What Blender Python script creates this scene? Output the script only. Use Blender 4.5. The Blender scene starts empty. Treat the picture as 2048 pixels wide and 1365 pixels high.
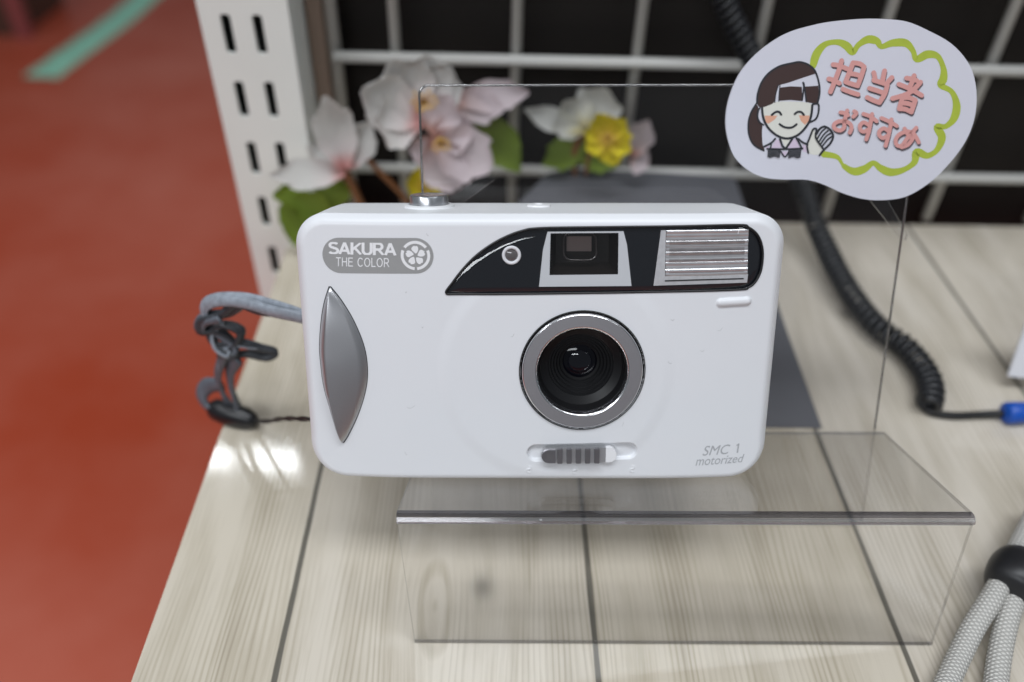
import bpy, bmesh, math, random
import numpy as np
from mathutils import Vector, Matrix
random.seed(7)
C = bpy.context.scene
COL = C.collection
S = 0.001            # everything below is measured in millimetres from the lens, then turned into metres
SHELF = -208.0       # top of the shelf, mm
FLOOR = -1008.0

# ------------------------------------------------------------------ camera
FPX = 1610.4
CR = np.array([0.99944289, 0.02169659, 0.02536086])
CU = np.array([-0.03337537, 0.6497157, 0.75944427])
CF = np.array([0.0, 0.7598676, -0.65007786])
def W(p):
    return Vector((p[0]*S, p[1]*S, (p[2]-FLOOR)*S))
cam = bpy.data.cameras.new('camera'); camo = bpy.data.objects.new('camera', cam); COL.objects.link(camo)
camo.matrix_world = Matrix(((CR[0], CU[0], -CF[0], 0), (CR[1], CU[1], -CF[1], 0), (CR[2], CU[2], -CF[2], -FLOOR*S), (0, 0, 0, 1)))
cam.sensor_width = 36; cam.lens = FPX/2048*36
cam.clip_start = 0.005; cam.clip_end = 50
cam.dof.use_dof = True; cam.dof.focus_distance = 0.203; cam.dof.aperture_fstop = 5.8
C.camera = camo

# ------------------------------------------------------------------ light
wd = bpy.data.worlds.new('World'); C.world = wd; wd.use_nodes = True
bg = wd.node_tree.nodes['Background']; bg.inputs[0].default_value = (0.84, 0.92, 1.0, 1); bg.inputs[1].default_value = 0.15
def lamp(name, x, y, z, sx, sy, power, aim=None, col=(0.92, 0.96, 1.0)):
    l = bpy.data.lights.new(name, 'AREA'); l.shape = 'RECTANGLE'; l.size = sx; l.size_y = sy; l.energy = power; l.color = col
    o = bpy.data.objects.new(name, l); COL.objects.link(o); o.location = W((x, y, z))
    if aim is not None:
        o.rotation_euler = (W(aim)-o.location).to_track_quat('-Z', 'Y').to_euler()
    return o
lamp('ceiling_tube', 100, -150, 1650, 1.8, 0.45, 27.0)
lamp('ceiling_tube', -735, 1766, 1650, 0.285, 0.066, 3.0)
lamp('ceiling_tube', -968, 1766, 1650, 0.085, 0.055, 0.8)
lamp('ceiling_tube', -1900, 100, 1650, 0.12, 1.8, 14.0)
lamp('ceiling_tube', 1500, -700, 1650, 0.12, 1.6, 3.0)
lamp('ceiling_tube', -900, -1500, 1180, 1.8, 0.25, 19.0, (0, 150, -150))
C.view_settings.view_transform = 'Standard'; C.view_settings.look = 'None'
C.view_settings.exposure = 0.0; C.view_settings.gamma = 1.0; C.view_settings.use_curve_mapping = False
C.render.engine = 'CYCLES'
C.cycles.max_bounces = 10; C.cycles.transparent_max_bounces = 24; C.cycles.glossy_bounces = 5
C.cycles.caustics_reflective = False; C.cycles.caustics_refractive = False
C.cycles.sample_clamp_indirect = 6.0

# ------------------------------------------------------------------ frames of reference
P0 = np.array([8.32917, 153.8087, -132.47])
BX = np.array([0.99945372, 0.01553957, 0.02916828])
BU = np.array([-0.03295337, 0.40131499, 0.91534712])
BN = np.array([0.00251843, -0.91580828, 0.40160784])
UB = -37.233
YA = math.radians(-1.82718633)
SD = np.array([math.sin(YA), math.cos(YA), 0]); SH_ = np.array([math.cos(YA), -math.sin(YA), 0]); VZ = np.array([0, 0, 1.0])
def ray(x, y):
    return (x-1024)/FPX*CR-(y-682.5)/FPX*CU+CF
def hit(x, y, p, n):
    d = ray(x, y); return d*((p@n)/(d@n))
def B(x, u, n): return P0+x*BX+u*BU+n*BN
def loc(x, y, n=0.0):
    q = hit(x, y, P0+n*BN, BN)-P0; return float(q@BX), float(q@BU)
def SHP(xs, ys, z=SHELF): return xs*SH_+ys*SD+z*VZ
def onshelf(x, y, z=SHELF): return hit(x, y, z*VZ, VZ)
def onwall(x, y, ys): return hit(x, y, ys*SD, SD)

# ------------------------------------------------------------------ materials
def node_mat(name):
    m = bpy.data.materials.new(name); m.use_nodes = True
    return m, m.node_tree, m.node_tree.nodes['Principled BSDF']
def mat(name, col, rough=0.5, metal=0.0, spec=0.5, coat=0.0, noise=0.0, nscale=300.0, bump=0.0, bscale=2000.0, trans=0.0, sss=0.0):
    m, nt, b = node_mat(name)
    b.inputs['Base Color'].default_value = (*col, 1); b.inputs['Roughness'].default_value = rough
    b.inputs['Metallic'].default_value = metal; b.inputs['Specular IOR Level'].default_value = spec
    b.inputs['Coat Weight'].default_value = coat; b.inputs['Coat Roughness'].default_value = 0.03
    b.inputs['Transmission Weight'].default_value = trans
    tc = nt.nodes.new('ShaderNodeTexCoord')
    if noise > 0:
        n = nt.nodes.new('ShaderNodeTexNoise'); n.inputs['Scale'].default_value = nscale; n.inputs['Detail'].default_value = 4
        nt.links.new(tc.outputs['Object'], n.inputs['Vector'])
        mx = nt.nodes.new('ShaderNodeMix'); mx.data_type = 'RGBA'
        mx.inputs[6].default_value = (*[c*(1-noise) for c in col], 1); mx.inputs[7].default_value = (*[min(1, c*(1+noise)) for c in col], 1)
        nt.links.new(n.outputs['Fac'], mx.inputs[0]); nt.links.new(mx.outputs[2], b.inputs['Base Color'])
    if bump > 0:
        n2 = nt.nodes.new('ShaderNodeTexNoise'); n2.inputs['Scale'].default_value = bscale; n2.inputs['Detail'].default_value = 2
        nt.links.new(tc.outputs['Object'], n2.inputs['Vector'])
        bp = nt.nodes.new('ShaderNodeBump'); bp.inputs['Strength'].default_value = bump; bp.inputs['Distance'].default_value = 0.0001
        nt.links.new(n2.outputs['Fac'], bp.inputs['Height']); nt.links.new(bp.outputs[0], b.inputs['Normal'])
    return m
def clear_mat(name, tint=(0.97, 0.975, 0.975), rough=0.01, base=0.04, gain=1.0, dust_or_gleam=0.0):
    m = bpy.data.materials.new(name); m.use_nodes = True; nt = m.node_tree; nt.nodes.clear()
    out = nt.nodes.new('ShaderNodeOutputMaterial'); mix = nt.nodes.new('ShaderNodeMixShader')
    tr = nt.nodes.new('ShaderNodeBsdfTransparent'); tr.inputs[0].default_value = (*tint, 1)
    gl = nt.nodes.new('ShaderNodeBsdfGlossy'); gl.inputs[0].default_value = (1, 1, 1, 1); gl.inputs['Roughness'].default_value = rough
    lw = nt.nodes.new('ShaderNodeLayerWeight'); lw.inputs[0].default_value = 0.5
    pw = nt.nodes.new('ShaderNodeMath'); pw.operation = 'POWER'; pw.inputs[1].default_value = 5.0
    ma = nt.nodes.new('ShaderNodeMath'); ma.operation = 'MULTIPLY_ADD'; ma.inputs[1].default_value = gain*(1-base); ma.inputs[2].default_value = base
    L = nt.links.new
    L(lw.outputs['Facing'], pw.inputs[0]); L(pw.outputs[0], ma.inputs[0]); L(ma.outputs[0], mix.inputs[0])
    L(tr.outputs[0], mix.inputs[1]); L(gl.outputs[0], mix.inputs[2])
    if dust_or_gleam > 0:
        tc = nt.nodes.new('ShaderNodeTexCoord'); n = nt.nodes.new('ShaderNodeTexNoise'); n.inputs['Scale'].default_value = 900; n.inputs['Detail'].default_value = 6
        L(tc.outputs['Object'], n.inputs['Vector'])
        mr = nt.nodes.new('ShaderNodeMapRange'); mr.inputs[1].default_value = 0.66; mr.inputs[2].default_value = 0.72; mr.inputs[3].default_value = dust_or_gleam*0.25; mr.inputs[4].default_value = dust_or_gleam
        L(n.outputs['Fac'], mr.inputs[0])
        df = nt.nodes.new('ShaderNodeBsdfDiffuse'); df.inputs[0].default_value = (0.7, 0.7, 0.7, 1)
        m2 = nt.nodes.new('ShaderNodeMixShader'); L(mr.outputs[0], m2.inputs[0]); L(mix.outputs[0], m2.inputs[1]); L(df.outputs[0], m2.inputs[2])
        L(m2.outputs[0], out.inputs[0])
    else:
        L(mix.outputs[0], out.inputs[0])
    return m
def glass_mat(name, col=(0.93, 0.94, 0.95), rough=0.03):
    m, nt, b = node_mat(name)
    b.inputs['Base Color'].default_value = (*col, 1); b.inputs['Roughness'].default_value = rough
    b.inputs['Transmission Weight'].default_value = 1.0; b.inputs['IOR'].default_value = 1.49
    return m

M_WHITE = mat('white_plastic', (0.735, 0.745, 0.775), 0.36, spec=0.45, noise=0.012, nscale=60, bump=0.06, bscale=2500)
M_TOP = mat('white_plastic_rear', (0.77, 0.78, 0.80), 0.42, bump=0.05, bscale=2500)
M_SILVER = mat('silver_paint', (0.50, 0.50, 0.52), 0.36, metal=0.9, noise=0.06, nscale=4000, bump=0.08, bscale=6000)
M_CHROME = mat('bright_silver', (0.80, 0.80, 0.82), 0.20, metal=1.0)
M_BLACKGLOSS = mat('black_gloss', (0.010, 0.011, 0.014), 0.12, coat=0.3)
M_BLACK = mat('black_plastic', (0.008, 0.008, 0.009), 0.45)
M_GAP = mat('dark_gap', (0.01, 0.01, 0.01), 0.7)
M_BADGE = mat('grey_print', (0.30, 0.30, 0.30), 0.45, noise=0.04, nscale=900)
M_PRINTW = mat('white_print', (0.80, 0.80, 0.82), 0.45)
M_PRINTG = mat('pale_grey_print', (0.40, 0.41, 0.43), 0.5)
M_CLEAR = clear_mat('clear_acrylic', (0.99, 0.989, 0.989), 0.008, base=0.032, gain=1.15, dust_or_gleam=0.012)
M_CLEARB = clear_mat('clear_acrylic_back', (0.978, 0.976, 0.976), 0.008, base=0.016, dust_or_gleam=0.010)
M_EDGE = clear_mat('acrylic_edge', (0.72, 0.72, 0.73), 0.12, base=0.25, dust_or_gleam=0.10)
M_EDGEB = clear_mat('acrylic_polished_edge', (0.45, 0.44, 0.44), 0.10, base=0.20, dust_or_gleam=0.22)
M_FOLDD = clear_mat('acrylic_bend_shade', (0.55, 0.54, 0.57), 0.06, base=0.06, dust_or_gleam=0.08)  # dark refraction line of the bend, put into the tint
M_FOLDL = clear_mat('acrylic_bend_light', (0.72, 0.71, 0.72), 0.10, base=0.16, dust_or_gleam=0.40)  # bright refraction line of the bend, whitened into the surface
M_FOLD = glass_mat('acrylic_fold', (0.92, 0.92, 0.93), 0.05)
M_COVER = clear_mat('clear_window', (0.97, 0.97, 0.98), 0.015, base=0.045)
M_LENS = mat('lens_glass', (0.003, 0.003, 0.006), 0.05, spec=0.35)
M_PANE = mat('eyepiece_pane', (0.24, 0.20, 0.19), 0.08, coat=0.5)
M_FLASH = mat('flash_reflector', (0.78, 0.78, 0.79), 0.20, metal=0.65, noise=0.22, nscale=260, bump=0.12, bscale=700)
M_FRAME = mat('grey_white_frame', (0.62, 0.64, 0.66), 0.4)

# ------------------------------------------------------------------ object helpers
def link(name, me, m, parent=None, smooth=False):
    o = bpy.data.objects.new(name, me); COL.objects.link(o)
    if m is not None:
        me.materials.append(m)
    if smooth:
        me.polygons.foreach_set('use_smooth', [True]*len(me.polygons))
    if parent is not None:
        o.parent = parent; o.matrix_parent_inverse = parent.matrix_basis.inverted()
    return o
def obj(name, verts, faces, m, parent=None, smooth=False):
    """verts: mm points in lens space"""
    me = bpy.data.meshes.new(name)
    me.from_pydata([W(v) for v in verts], [], faces); me.update()
    bm = bmesh.new(); bm.from_mesh(me); bmesh.ops.recalc_face_normals(bm, faces=bm.faces); bm.to_mesh(me); bm.free()
    return link(name, me, m, parent, smooth)
def tag(o, label, cat, group=None, kind=None):
    if label: o['label'] = label
    if cat: o['category'] = cat
    if group: o['group'] = group
    if kind: o['kind'] = kind
    return o
def thing(name, p, label, cat, group=None):
    o = bpy.data.objects.new(name, None); COL.objects.link(o); o.location = W(p); o.empty_display_size = 0.01
    return tag(o, label, cat, group)
class MB:
    def __init__(self): self.v = []; self.f = []
    def add(self, v, f):
        k = len(self.v); self.v += list(v); self.f += [tuple(i+k for i in q) for q in f]
    def grid(self, P, close=False):
        r, c = len(P), len(P[0]); fs = []
        for i in range(r-1):
            for j in range(c if close else c-1):
                j2 = (j+1) % c; fs.append((i*c+j, i*c+j2, (i+1)*c+j2, (i+1)*c+j))
        self.add([p for row in P for p in row], fs)
    def tube(self, path, rad, n=10, flat=1.0, twist=0.0, cap=True, up=None):
        path = [np.array(p, float) for p in path]; N = len(path)
        rads = rad if hasattr(rad, '__len__') else [rad]*N
        rows = []; prev = None
        for i, p in enumerate(path):
            t = path[min(i+1, N-1)]-path[max(i-1, 0)]; t = t/(np.linalg.norm(t)+1e-9)
            if prev is None:
                a = np.array(up if up is not None else ((0, 0, 1.) if abs(t[2]) < 0.9 else (1., 0, 0)), float)
            else: a = prev
            a = a-(a@t)*t; a = a/(np.linalg.norm(a)+1e-9); prev = a; b = np.cross(t, a)
            th = twist*i/max(1, N-1)
            row = []
            for k in range(n):
                q = 2*math.pi*k/n
                cx, cy = math.cos(q)*rads[i], math.sin(q)*rads[i]*flat
                row.append(p+(cx*math.cos(th)-cy*math.sin(th))*a+(cx*math.sin(th)+cy*math.cos(th))*b)
            rows.append(row)
        k0 = len(self.v); self.grid(rows, True)
        if cap:
            self.f.append(tuple(k0+k for k in range(n))); self.f.append(tuple(k0+(N-1)*n+k for k in range(n)))
    def box(self, c0, c1, fn):
        x0, y0, z0 = c0; x1, y1, z1 = c1
        v = [fn(*p) for p in ((x0, y0, z0), (x1, y0, z0), (x1, y1, z0), (x0, y1, z0), (x0, y0, z1), (x1, y0, z1), (x1, y1, z1), (x0, y1, z1))]
        self.add(v, [(0, 3, 2, 1), (4, 5, 6, 7), (0, 1, 5, 4), (1, 2, 6, 5), (2, 3, 7, 6), (3, 0, 4, 7)])
    def build(self, name, m, parent=None, smooth=False): return obj(name, self.v, self.f, m, parent, smooth)
def spline(pts, n=8, closed=False):
    P = [np.array(p, float) for p in pts]; out = []; N = len(P)
    for i in range(N if closed else N-1):
        if closed: p0, p1, p2, p3 = P[i-1], P[i], P[(i+1) % N], P[(i+2) % N]
        else: p0, p1, p2, p3 = P[max(i-1, 0)], P[i], P[i+1], P[min(i+2, N-1)]
        for k in range(n):
            t = k/n
            out.append(0.5*((2*p1)+(-p0+p2)*t+(2*p0-5*p1+4*p2-p3)*t*t+(-p0+3*p1-3*p2+p3)*t**3))
    if not closed: out.append(P[-1])
    return out
def fill2d(loops):
    """even-odd fill of 2-D loops -> (verts2d, faces)"""
    c = bpy.data.curves.new('tmp', 'CURVE'); c.dimensions = '2D'; c.fill_mode = 'BOTH'
    for lp in loops:
        s = c.splines.new('POLY'); s.points.add(len(lp)-1)
        for i, p in enumerate(lp): s.points[i].co = (p[0], p[1], 0, 1)
        s.use_cyclic_u = True
    o = bpy.data.objects.new('tmp', c); COL.objects.link(o)
    dg = bpy.context.evaluated_depsgraph_get(); me = bpy.data.meshes.new_from_object(o.evaluated_get(dg))
    v = [(q.co.x, q.co.y) for q in me.vertices]; f = [tuple(p.vertices) for p in me.polygons]
    bpy.data.objects.remove(o); bpy.data.curves.remove(c); bpy.data.meshes.remove(me)
    return v, f
def text2d(txt, bold=0.0, shear=0.0, space=1.0):
    c = bpy.data.curves.new('tmp', 'FONT'); c.body = txt; c.offset = bold; c.shear = shear; c.space_character = space; c.resolution_u = 6
    o = bpy.data.objects.new('tmp', c); COL.objects.link(o)
    dg = bpy.context.evaluated_depsgraph_get(); me = bpy.data.meshes.new_from_object(o.evaluated_get(dg))
    v = np.array([(q.co.x, q.co.y) for q in me.vertices]); f = [tuple(p.vertices) for p in me.polygons]
    bpy.data.objects.remove(o); bpy.data.curves.remove(c); bpy.data.meshes.remove(me)
    lo, hi = v.min(0), v.max(0)
    return (v-lo)/(hi-lo), f
def prism(loops, fn, n0, n1, name, m, parent, smooth=False):
    """closed slab: 2-D loops filled at n1 (front) and n0 (back), with side walls"""
    v, f = fill2d(loops); mb = MB(); k = len(v)
    mb.add([fn(a, b, n1) for a, b in v]+[fn(a, b, n0) for a, b in v], f+[tuple(i+k for i in q[::-1]) for q in f])
    for lp in loops:
        mb.grid([[fn(a, b, n0) for a, b in lp], [fn(a, b, n1) for a, b in lp]], True)
    return mb.build(name, m, parent, smooth)
def circ(cx, cy, r, n=40): return [(cx+r*math.cos(2*math.pi*i/n), cy+r*math.sin(2*math.pi*i/n)) for i in range(n)]
def pill(x0, x1, u0, u1, n=12):
    r = (u1-u0)/2; c = (u0+u1)/2; out = []
    for i in range(n+1):
        a = -math.pi/2+math.pi*i/n; out.append((x1-r+r*math.cos(a), c+r*math.sin(a)))
    for i in range(n+1):
        a = math.pi/2+math.pi*i/n; out.append((x0+r+r*math.cos(a), c+r*math.sin(a)))
    return out
def rrect(x0, x1, y0, y1, r, n=6):
    out = []
    for cx, cy, a0 in ((x1-r, y0+r, -90), (x1-r, y1-r, 0), (x0+r, y1-r, 90), (x0+r, y0+r, 180)):
        for i in range(n+1):
            a = math.radians(a0+90*i/n); out.append((cx+r*math.cos(a), cy+r*math.sin(a)))
    return out
def lathe(cx, cu, prof, name, m, parent, n=72, smooth=True):
    rows = [[B(cx+r*math.cos(2*math.pi*i/n), cu+r*math.sin(2*math.pi*i/n), h) for i in range(n)] for r, h in prof]
    mb = MB(); mb.grid(rows, True); return mb.build(name, m, parent, smooth)
def auto_sharp(o, deg=30):
    me = o.data; bm = bmesh.new(); bm.from_mesh(me)
    for e in bm.edges:
        if len(e.link_faces) == 2 and e.calc_face_angle(0) > math.radians(deg): e.smooth = False
    for f in bm.faces: f.smooth = True
    bm.to_mesh(me); bm.free(); return o

# ================================================================== THE PLACE
# ---- floor
def floor_mat():
    m, nt, b = node_mat('red_floor'); L = nt.links.new
    tc = nt.nodes.new('ShaderNodeTexCoord'); n = nt.nodes.new('ShaderNodeTexNoise'); n.inputs['Scale'].default_value = 1.5; n.inputs['Detail'].default_value = 7; n.inputs['Roughness'].default_value = 0.6
    L(tc.outputs['Object'], n.inputs['Vector'])
    r = nt.nodes.new('ShaderNodeValToRGB'); r.color_ramp.elements[0].position = 0.36; r.color_ramp.elements[1].position = 0.66
    r.color_ramp.elements[0].color = (0.52, 0.076, 0.032, 1); r.color_ramp.elements[1].color = (0.62, 0.165, 0.11, 1)
    L(n.outputs['Fac'], r.inputs[0]); L(r.outputs[0], b.inputs['Base Color'])
    b.inputs['Roughness'].default_value = 0.32; b.inputs['Specular IOR Level'].default_value = 0.15
    return m
fl = MB(); fl.add([(-7000, -4000, FLOOR), (7000, -4000, FLOOR), (7000, 8000, FLOOR), (-7000, 8000, FLOOR)], [(0, 1, 2, 3)])
tag(fl.build('floor', floor_mat()), None, None, kind='structure')

# ---- mint tape on the floor
a_, b_ = hit(292, -6, FLOOR*VZ, VZ), hit(85, 158, FLOOR*VZ, VZ)
d_ = (b_-a_)/np.linalg.norm(b_-a_); w_ = np.array([-d_[1], d_[0], 0])
tp = MB(); PT = []
for k in range(25):
    t = -0.25+1.25*k/24; c = a_+(b_-a_)*t+w_*8*math.sin(5*t)
    PT.append([c+w_*wd_+VZ*(4+1.5*math.sin(k*1.7+wd_)) for wd_ in (-52, -50, -18, 18, 50, 52)])
for row in PT:
    row[0] = row[0]*np.array([1, 1, 0])+VZ*(FLOOR+0.5); row[-1] = row[-1]*np.array([1, 1, 0])+VZ*(FLOOR+0.5)
tp.grid(PT)
tag(tp.build('floor_tape', mat('mint_tape', (0.42, 0.86, 0.64), 0.5, noise=0.15, nscale=30), smooth=True),
    'mint green tape stuck across the red floor', 'tape')
# ---- dim brown crate with a pink rim far off on the floor
q_ = hit(52, 74, FLOOR*VZ, VZ)
cr = thing('storage_crate', q_, 'dark brown crate with pinkish corner post far off on the red floor', 'crate')
mb = MB(); mb.box((-430, 0, 0), (-20, 330, 330), lambda x, y, z: q_+np.array([x, y, z])); mb.build('crate_body', mat('dark_brown', (0.10, 0.05, 0.035), 0.6), cr)
mb = MB(); mb.box((-18, -22, 0), (26, 12, 360), lambda x, y, z: q_+np.array([x, y, z])); mb.build('corner_post', mat('dull_pink', (0.34, 0.09, 0.09), 0.5), cr)

# ---- wooden shelf
def wood_mat():
    m, nt, b = node_mat('washed_wood'); L = nt.links.new
    def mth(op, a, c=None, d=None):
        n = nt.nodes.new('ShaderNodeMath'); n.operation = op
        for i, q in enumerate((a, c, d)):
            if q is None: continue
            if isinstance(q, (int, float)): n.inputs[i].default_value = q
            else: L(q, n.inputs[i])
        return n.outputs[0]
    def comb(x, y, z):
        n = nt.nodes.new('ShaderNodeCombineXYZ')
        for i, q in enumerate((x, y, z)):
            if isinstance(q, (int, float)): n.inputs[i].default_value = q
            else: L(q, n.inputs[i])
        return n.outputs[0]
    def noise(v, detail=3.0, rough=0.5):
        n = nt.nodes.new('ShaderNodeTexNoise'); n.inputs['Scale'].default_value = 1.0; n.inputs['Detail'].default_value = detail; n.inputs['Roughness'].default_value = rough
        L(v, n.inputs['Vector']); return n.outputs['Fac']
    def rng(v, a, c, d, e):
        n = nt.nodes.new('ShaderNodeMapRange'); n.interpolation_type = 'SMOOTHSTEP'
        L(v, n.inputs[0])
        for i, q in enumerate((a, c, d, e)): n.inputs[i+1].default_value = q
        return n.outputs[0]
    tc = nt.nodes.new('ShaderNodeTexCoord'); sp = nt.nodes.new('ShaderNodeSeparateXYZ'); L(tc.outputs['Object'], sp.inputs[0])
    X = mth('MULTIPLY', sp.outputs[0], 1000.0); Y = mth('MULTIPLY', sp.outputs[1], 1000.0)    # mm
    pq = mth('DIVIDE', mth('ADD', X, 56.5), 86.0); pi_ = mth('FLOOR', pq); pf = mth('FRACT', pq)
    wn = nt.nodes.new('ShaderNodeTexWhiteNoise'); wn.noise_dimensions = '1D'; L(pi_, wn.inputs['W']); rnd = wn.outputs['Value']
    off = mth('MULTIPLY', rnd, 900.0)
    # flow of the grain round the knots
    def knot(kx, ky, a, c):
        dx = mth('SUBTRACT', X, kx); dy = mth('SUBTRACT', Y, ky)
        ux = mth('DIVIDE', dx, a); uy = mth('DIVIDE', dy, c)
        r2 = mth('ADD', mth('MULTIPLY', ux, ux), mth('MULTIPLY', uy, uy))
        g = mth('POWER', 2.71828, mth('MULTIPLY', r2, -1.0))
        return dx, r2, g
    warp = mth('MULTIPLY', mth('SUBTRACT', noise(comb(mth('MULTIPLY', mth('ADD', X, off), 0.035), mth('MULTIPLY', Y, 0.006), off), 2), 0.5), 11.0)
    Xw = mth('ADD', X, warp)
    ks = [(-3.0, 131.0, 9.0, 26.0, 0.55), (-15.5, 126.0, 7.0, 20.0, 0.85), (76.0, 250.0, 12.0, 30.0, 0.7), (160.0, 120.0, 10.0, 30.0, 0.6), (-80.0, 300.0, 9.0, 30.0, 0.6), (148.0, 262.0, 9.0, 22.0, 0.7)]
    spots = None; rings = None
    for i, (kx, ky, a, c, s) in enumerate(ks):
        dx, r2, g = knot(kx, ky, a, c)
        Xw = mth('SUBTRACT', Xw, mth('MULTIPLY', mth('MULTIPLY', dx, g), s))
        if i in (0, 2, 5):
            dx2, r22, g2 = knot(kx+1.0, ky+1.0, 3.2, 4.2)
            spots = g2 if spots is None else mth('MAXIMUM', spots, g2)
        if i == 1:
            rr = mth('SQRT', r2)
            ring = mth('MULTIPLY', mth('ADD', mth('SINE', mth('ADD', mth('MULTIPLY', rr, 9.0), mth('MULTIPLY', noise(comb(mth('MULTIPLY', X, 0.12), mth('MULTIPLY', Y, 0.05), 4.0), 1), 4.0))), 0.2), mth('LESS_THAN', rr, 0.95))
            rings = mth('MAXIMUM', ring, 0.0)
    Xo = mth('ADD', Xw, off)
    # growth lines
    lines = mth('SINE', mth('ADD', mth('MULTIPLY', Xo, 3.6), mth('MULTIPLY', noise(comb(mth('MULTIPLY', Xo, 0.10), mth('MULTIPLY', Y, 0.005), 3.0), 2), 17.0)))
    lines = mth('POWER', mth('ADD', mth('MULTIPLY', lines, 0.5), 0.5), 2.2)
    lmask = rng(noise(comb(mth('MULTIPLY', Xo, 0.06), mth('MULTIPLY', Y, 0.010), 9.0), 2), 0.36, 0.62, 0.10, 1.0)
    fine = noise(comb(mth('MULTIPLY', Xo, 1.7), mth('MULTIPLY', Y, 0.035), 1.0), 4, 0.65)
    broad = noise(comb(mth('MULTIPLY', Xo, 0.11), mth('MULTIPLY', Y, 0.016), 5.0), 4, 0.55)
    cloud = noise(comb(mth('MULTIPLY', X, 0.03), mth('MULTIPLY', Y, 0.02), 2.0), 3)
    dark = mth('ADD', mth('MULTIPLY', mth('MULTIPLY', lines, lmask), 0.33), mth('MULTIPLY', mth('SUBTRACT', fine, 0.42), 0.55))
    dark = mth('ADD', dark, mth('MULTIPLY', mth('SUBTRACT', broad, 0.45), 1.15))
    dark = mth('ADD', dark, mth('MULTIPLY', rings, 0.24))
    r = nt.nodes.new('ShaderNodeValToRGB'); e = r.color_ramp.elements
    e[0].position = 0.0; e[0].color = (0.60, 0.556, 0.482, 1); e[1].position = 1.0; e[1].color = (0.235, 0.20, 0.155, 1)
    k = e.new(0.35); k.color = (0.475, 0.431, 0.355, 1)
    L(dark, r.inputs[0])
    tone = nt.nodes.new('ShaderNodeMix'); tone.data_type = 'RGBA'; tone.blend_type = 'MULTIPLY'; tone.inputs[0].default_value = 1.0
    tr = nt.nodes.new('ShaderNodeValToRGB'); tr.color_ramp.elements[0].color = (0.90, 0.865, 0.79, 1); tr.color_ramp.elements[1].color = (1.08, 1.075, 1.10, 1)
    L(mth('ADD', mth('MULTIPLY', rnd, 0.55), mth('MULTIPLY', cloud, 0.5)), tr.inputs[0]); L(r.outputs[0], tone.inputs[6]); L(tr.outputs[0], tone.inputs[7])
    # knots and plank seams
    sp1 = nt.nodes.new('ShaderNodeMix'); sp1.data_type = 'RGBA'; L(mth('MULTIPLY', spots, 0.62), sp1.inputs[0]); L(tone.outputs[2], sp1.inputs[6]); sp1.inputs[7].default_value = (0.10, 0.095, 0.085, 1)
    sd = mth('ABSOLUTE', mth('SUBTRACT', mth('FRACT', mth('ADD', pq, 0.5)), 0.5))
    wob = mth('MULTIPLY', noise(comb(7.0, mth('MULTIPLY', Y, 0.05), pi_), 3), 0.006)
    seam = rng(mth('SUBTRACT', sd, wob), 0.0035, 0.0095, 0.88, 0.0)
    sp2 = nt.nodes.new('ShaderNodeMix'); sp2.data_type = 'RGBA'; L(seam, sp2.inputs[0]); L(sp1.outputs[2], sp2.inputs[6]); sp2.inputs[7].default_value = (0.085, 0.08, 0.068, 1)
    L(sp2.outputs[2], b.inputs['Base Color'])
    L(rng(fine, 0.3, 0.7, 0.05, 0.10), b.inputs['Roughness'])
    b.inputs['Specular IOR Level'].default_value = 0.42
    bp = nt.nodes.new('ShaderNodeBump'); bp.inputs['Strength'].default_value = 0.05; bp.inputs['Distance'].default_value = 0.00005
    L(mth('SUBTRACT', fine, mth('MULTIPLY', seam, 2.0)), bp.inputs['Height']); L(bp.outputs[0], b.inputs['Normal'])
    return m
me = bpy.data.meshes.new('shelf')
bm = bmesh.new(); bmesh.ops.create_cube(bm, size=1)
x0, x1, y0, y1 = -94.3, 420, 40, 335.5
for v in bm.verts:
    v.co = Vector(((x0 if v.co.x < 0 else x1)*S, (y0 if v.co.y < 0 else y1)*S, (0 if v.co.z > 0 else -28)*S))
bmesh.ops.bevel(bm, geom=[e for e in bm.edges], offset=1.3*S, segments=3, affect='EDGES')
for f in bm.faces: f.smooth = False
bm.to_mesh(me); bm.free()
so = link('shelf', me, wood_mat()); so.location = W((0, 0, SHELF)); so.rotation_euler = (0, 0, -YA)
tag(so, 'pale washed wood plank shelf carrying the display', 'shelf')

# ---- slotted upright post at the shelf's left end
M_POST = mat('cream_powder_coat', (0.83, 0.86, 0.82), 0.42, noise=0.03, nscale=40)
yp = 308.0
post = thing('slotted_post', SHP(-95, yp, FLOOR), 'cream steel upright post with two columns of slots, left of the grid', 'shelf post')
loops = [[(-111.0, FLOOR+1), (-79.0, FLOOR+1), (-79.0, 330), (-111.0, 330)]]
ztop = -112.6+25.9*16
k = 0
while ztop-25.9*k > -420:
    zc = ztop-25.9*k; k += 1
    for xc in (-101.4, -89.6):
        loops.append(rrect(xc-1.9, xc+1.9, zc-7.4, zc+7.4, 1.2, 3))
prism(loops, lambda a, b, n: SHP(a, yp-n, b), -1.6, 0.0, 'front_plate', M_POST, post)
mb = MB(); mb.box((-79.0, yp, FLOOR+1), (-77.4, yp+46, 330), SHP); mb.box((-111.0, yp+1.7, FLOOR+1), (-109.4, yp+46, 330), SHP)
mb.build('side_plate', M_POST, post)
mb = MB(); mb.box((-109.3, yp+14, FLOOR+1), (-79.1, yp+45, 330), SHP); mb.build('inner_channel', mat('dark_channel', (0.03, 0.035, 0.035), 0.6), post)

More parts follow.
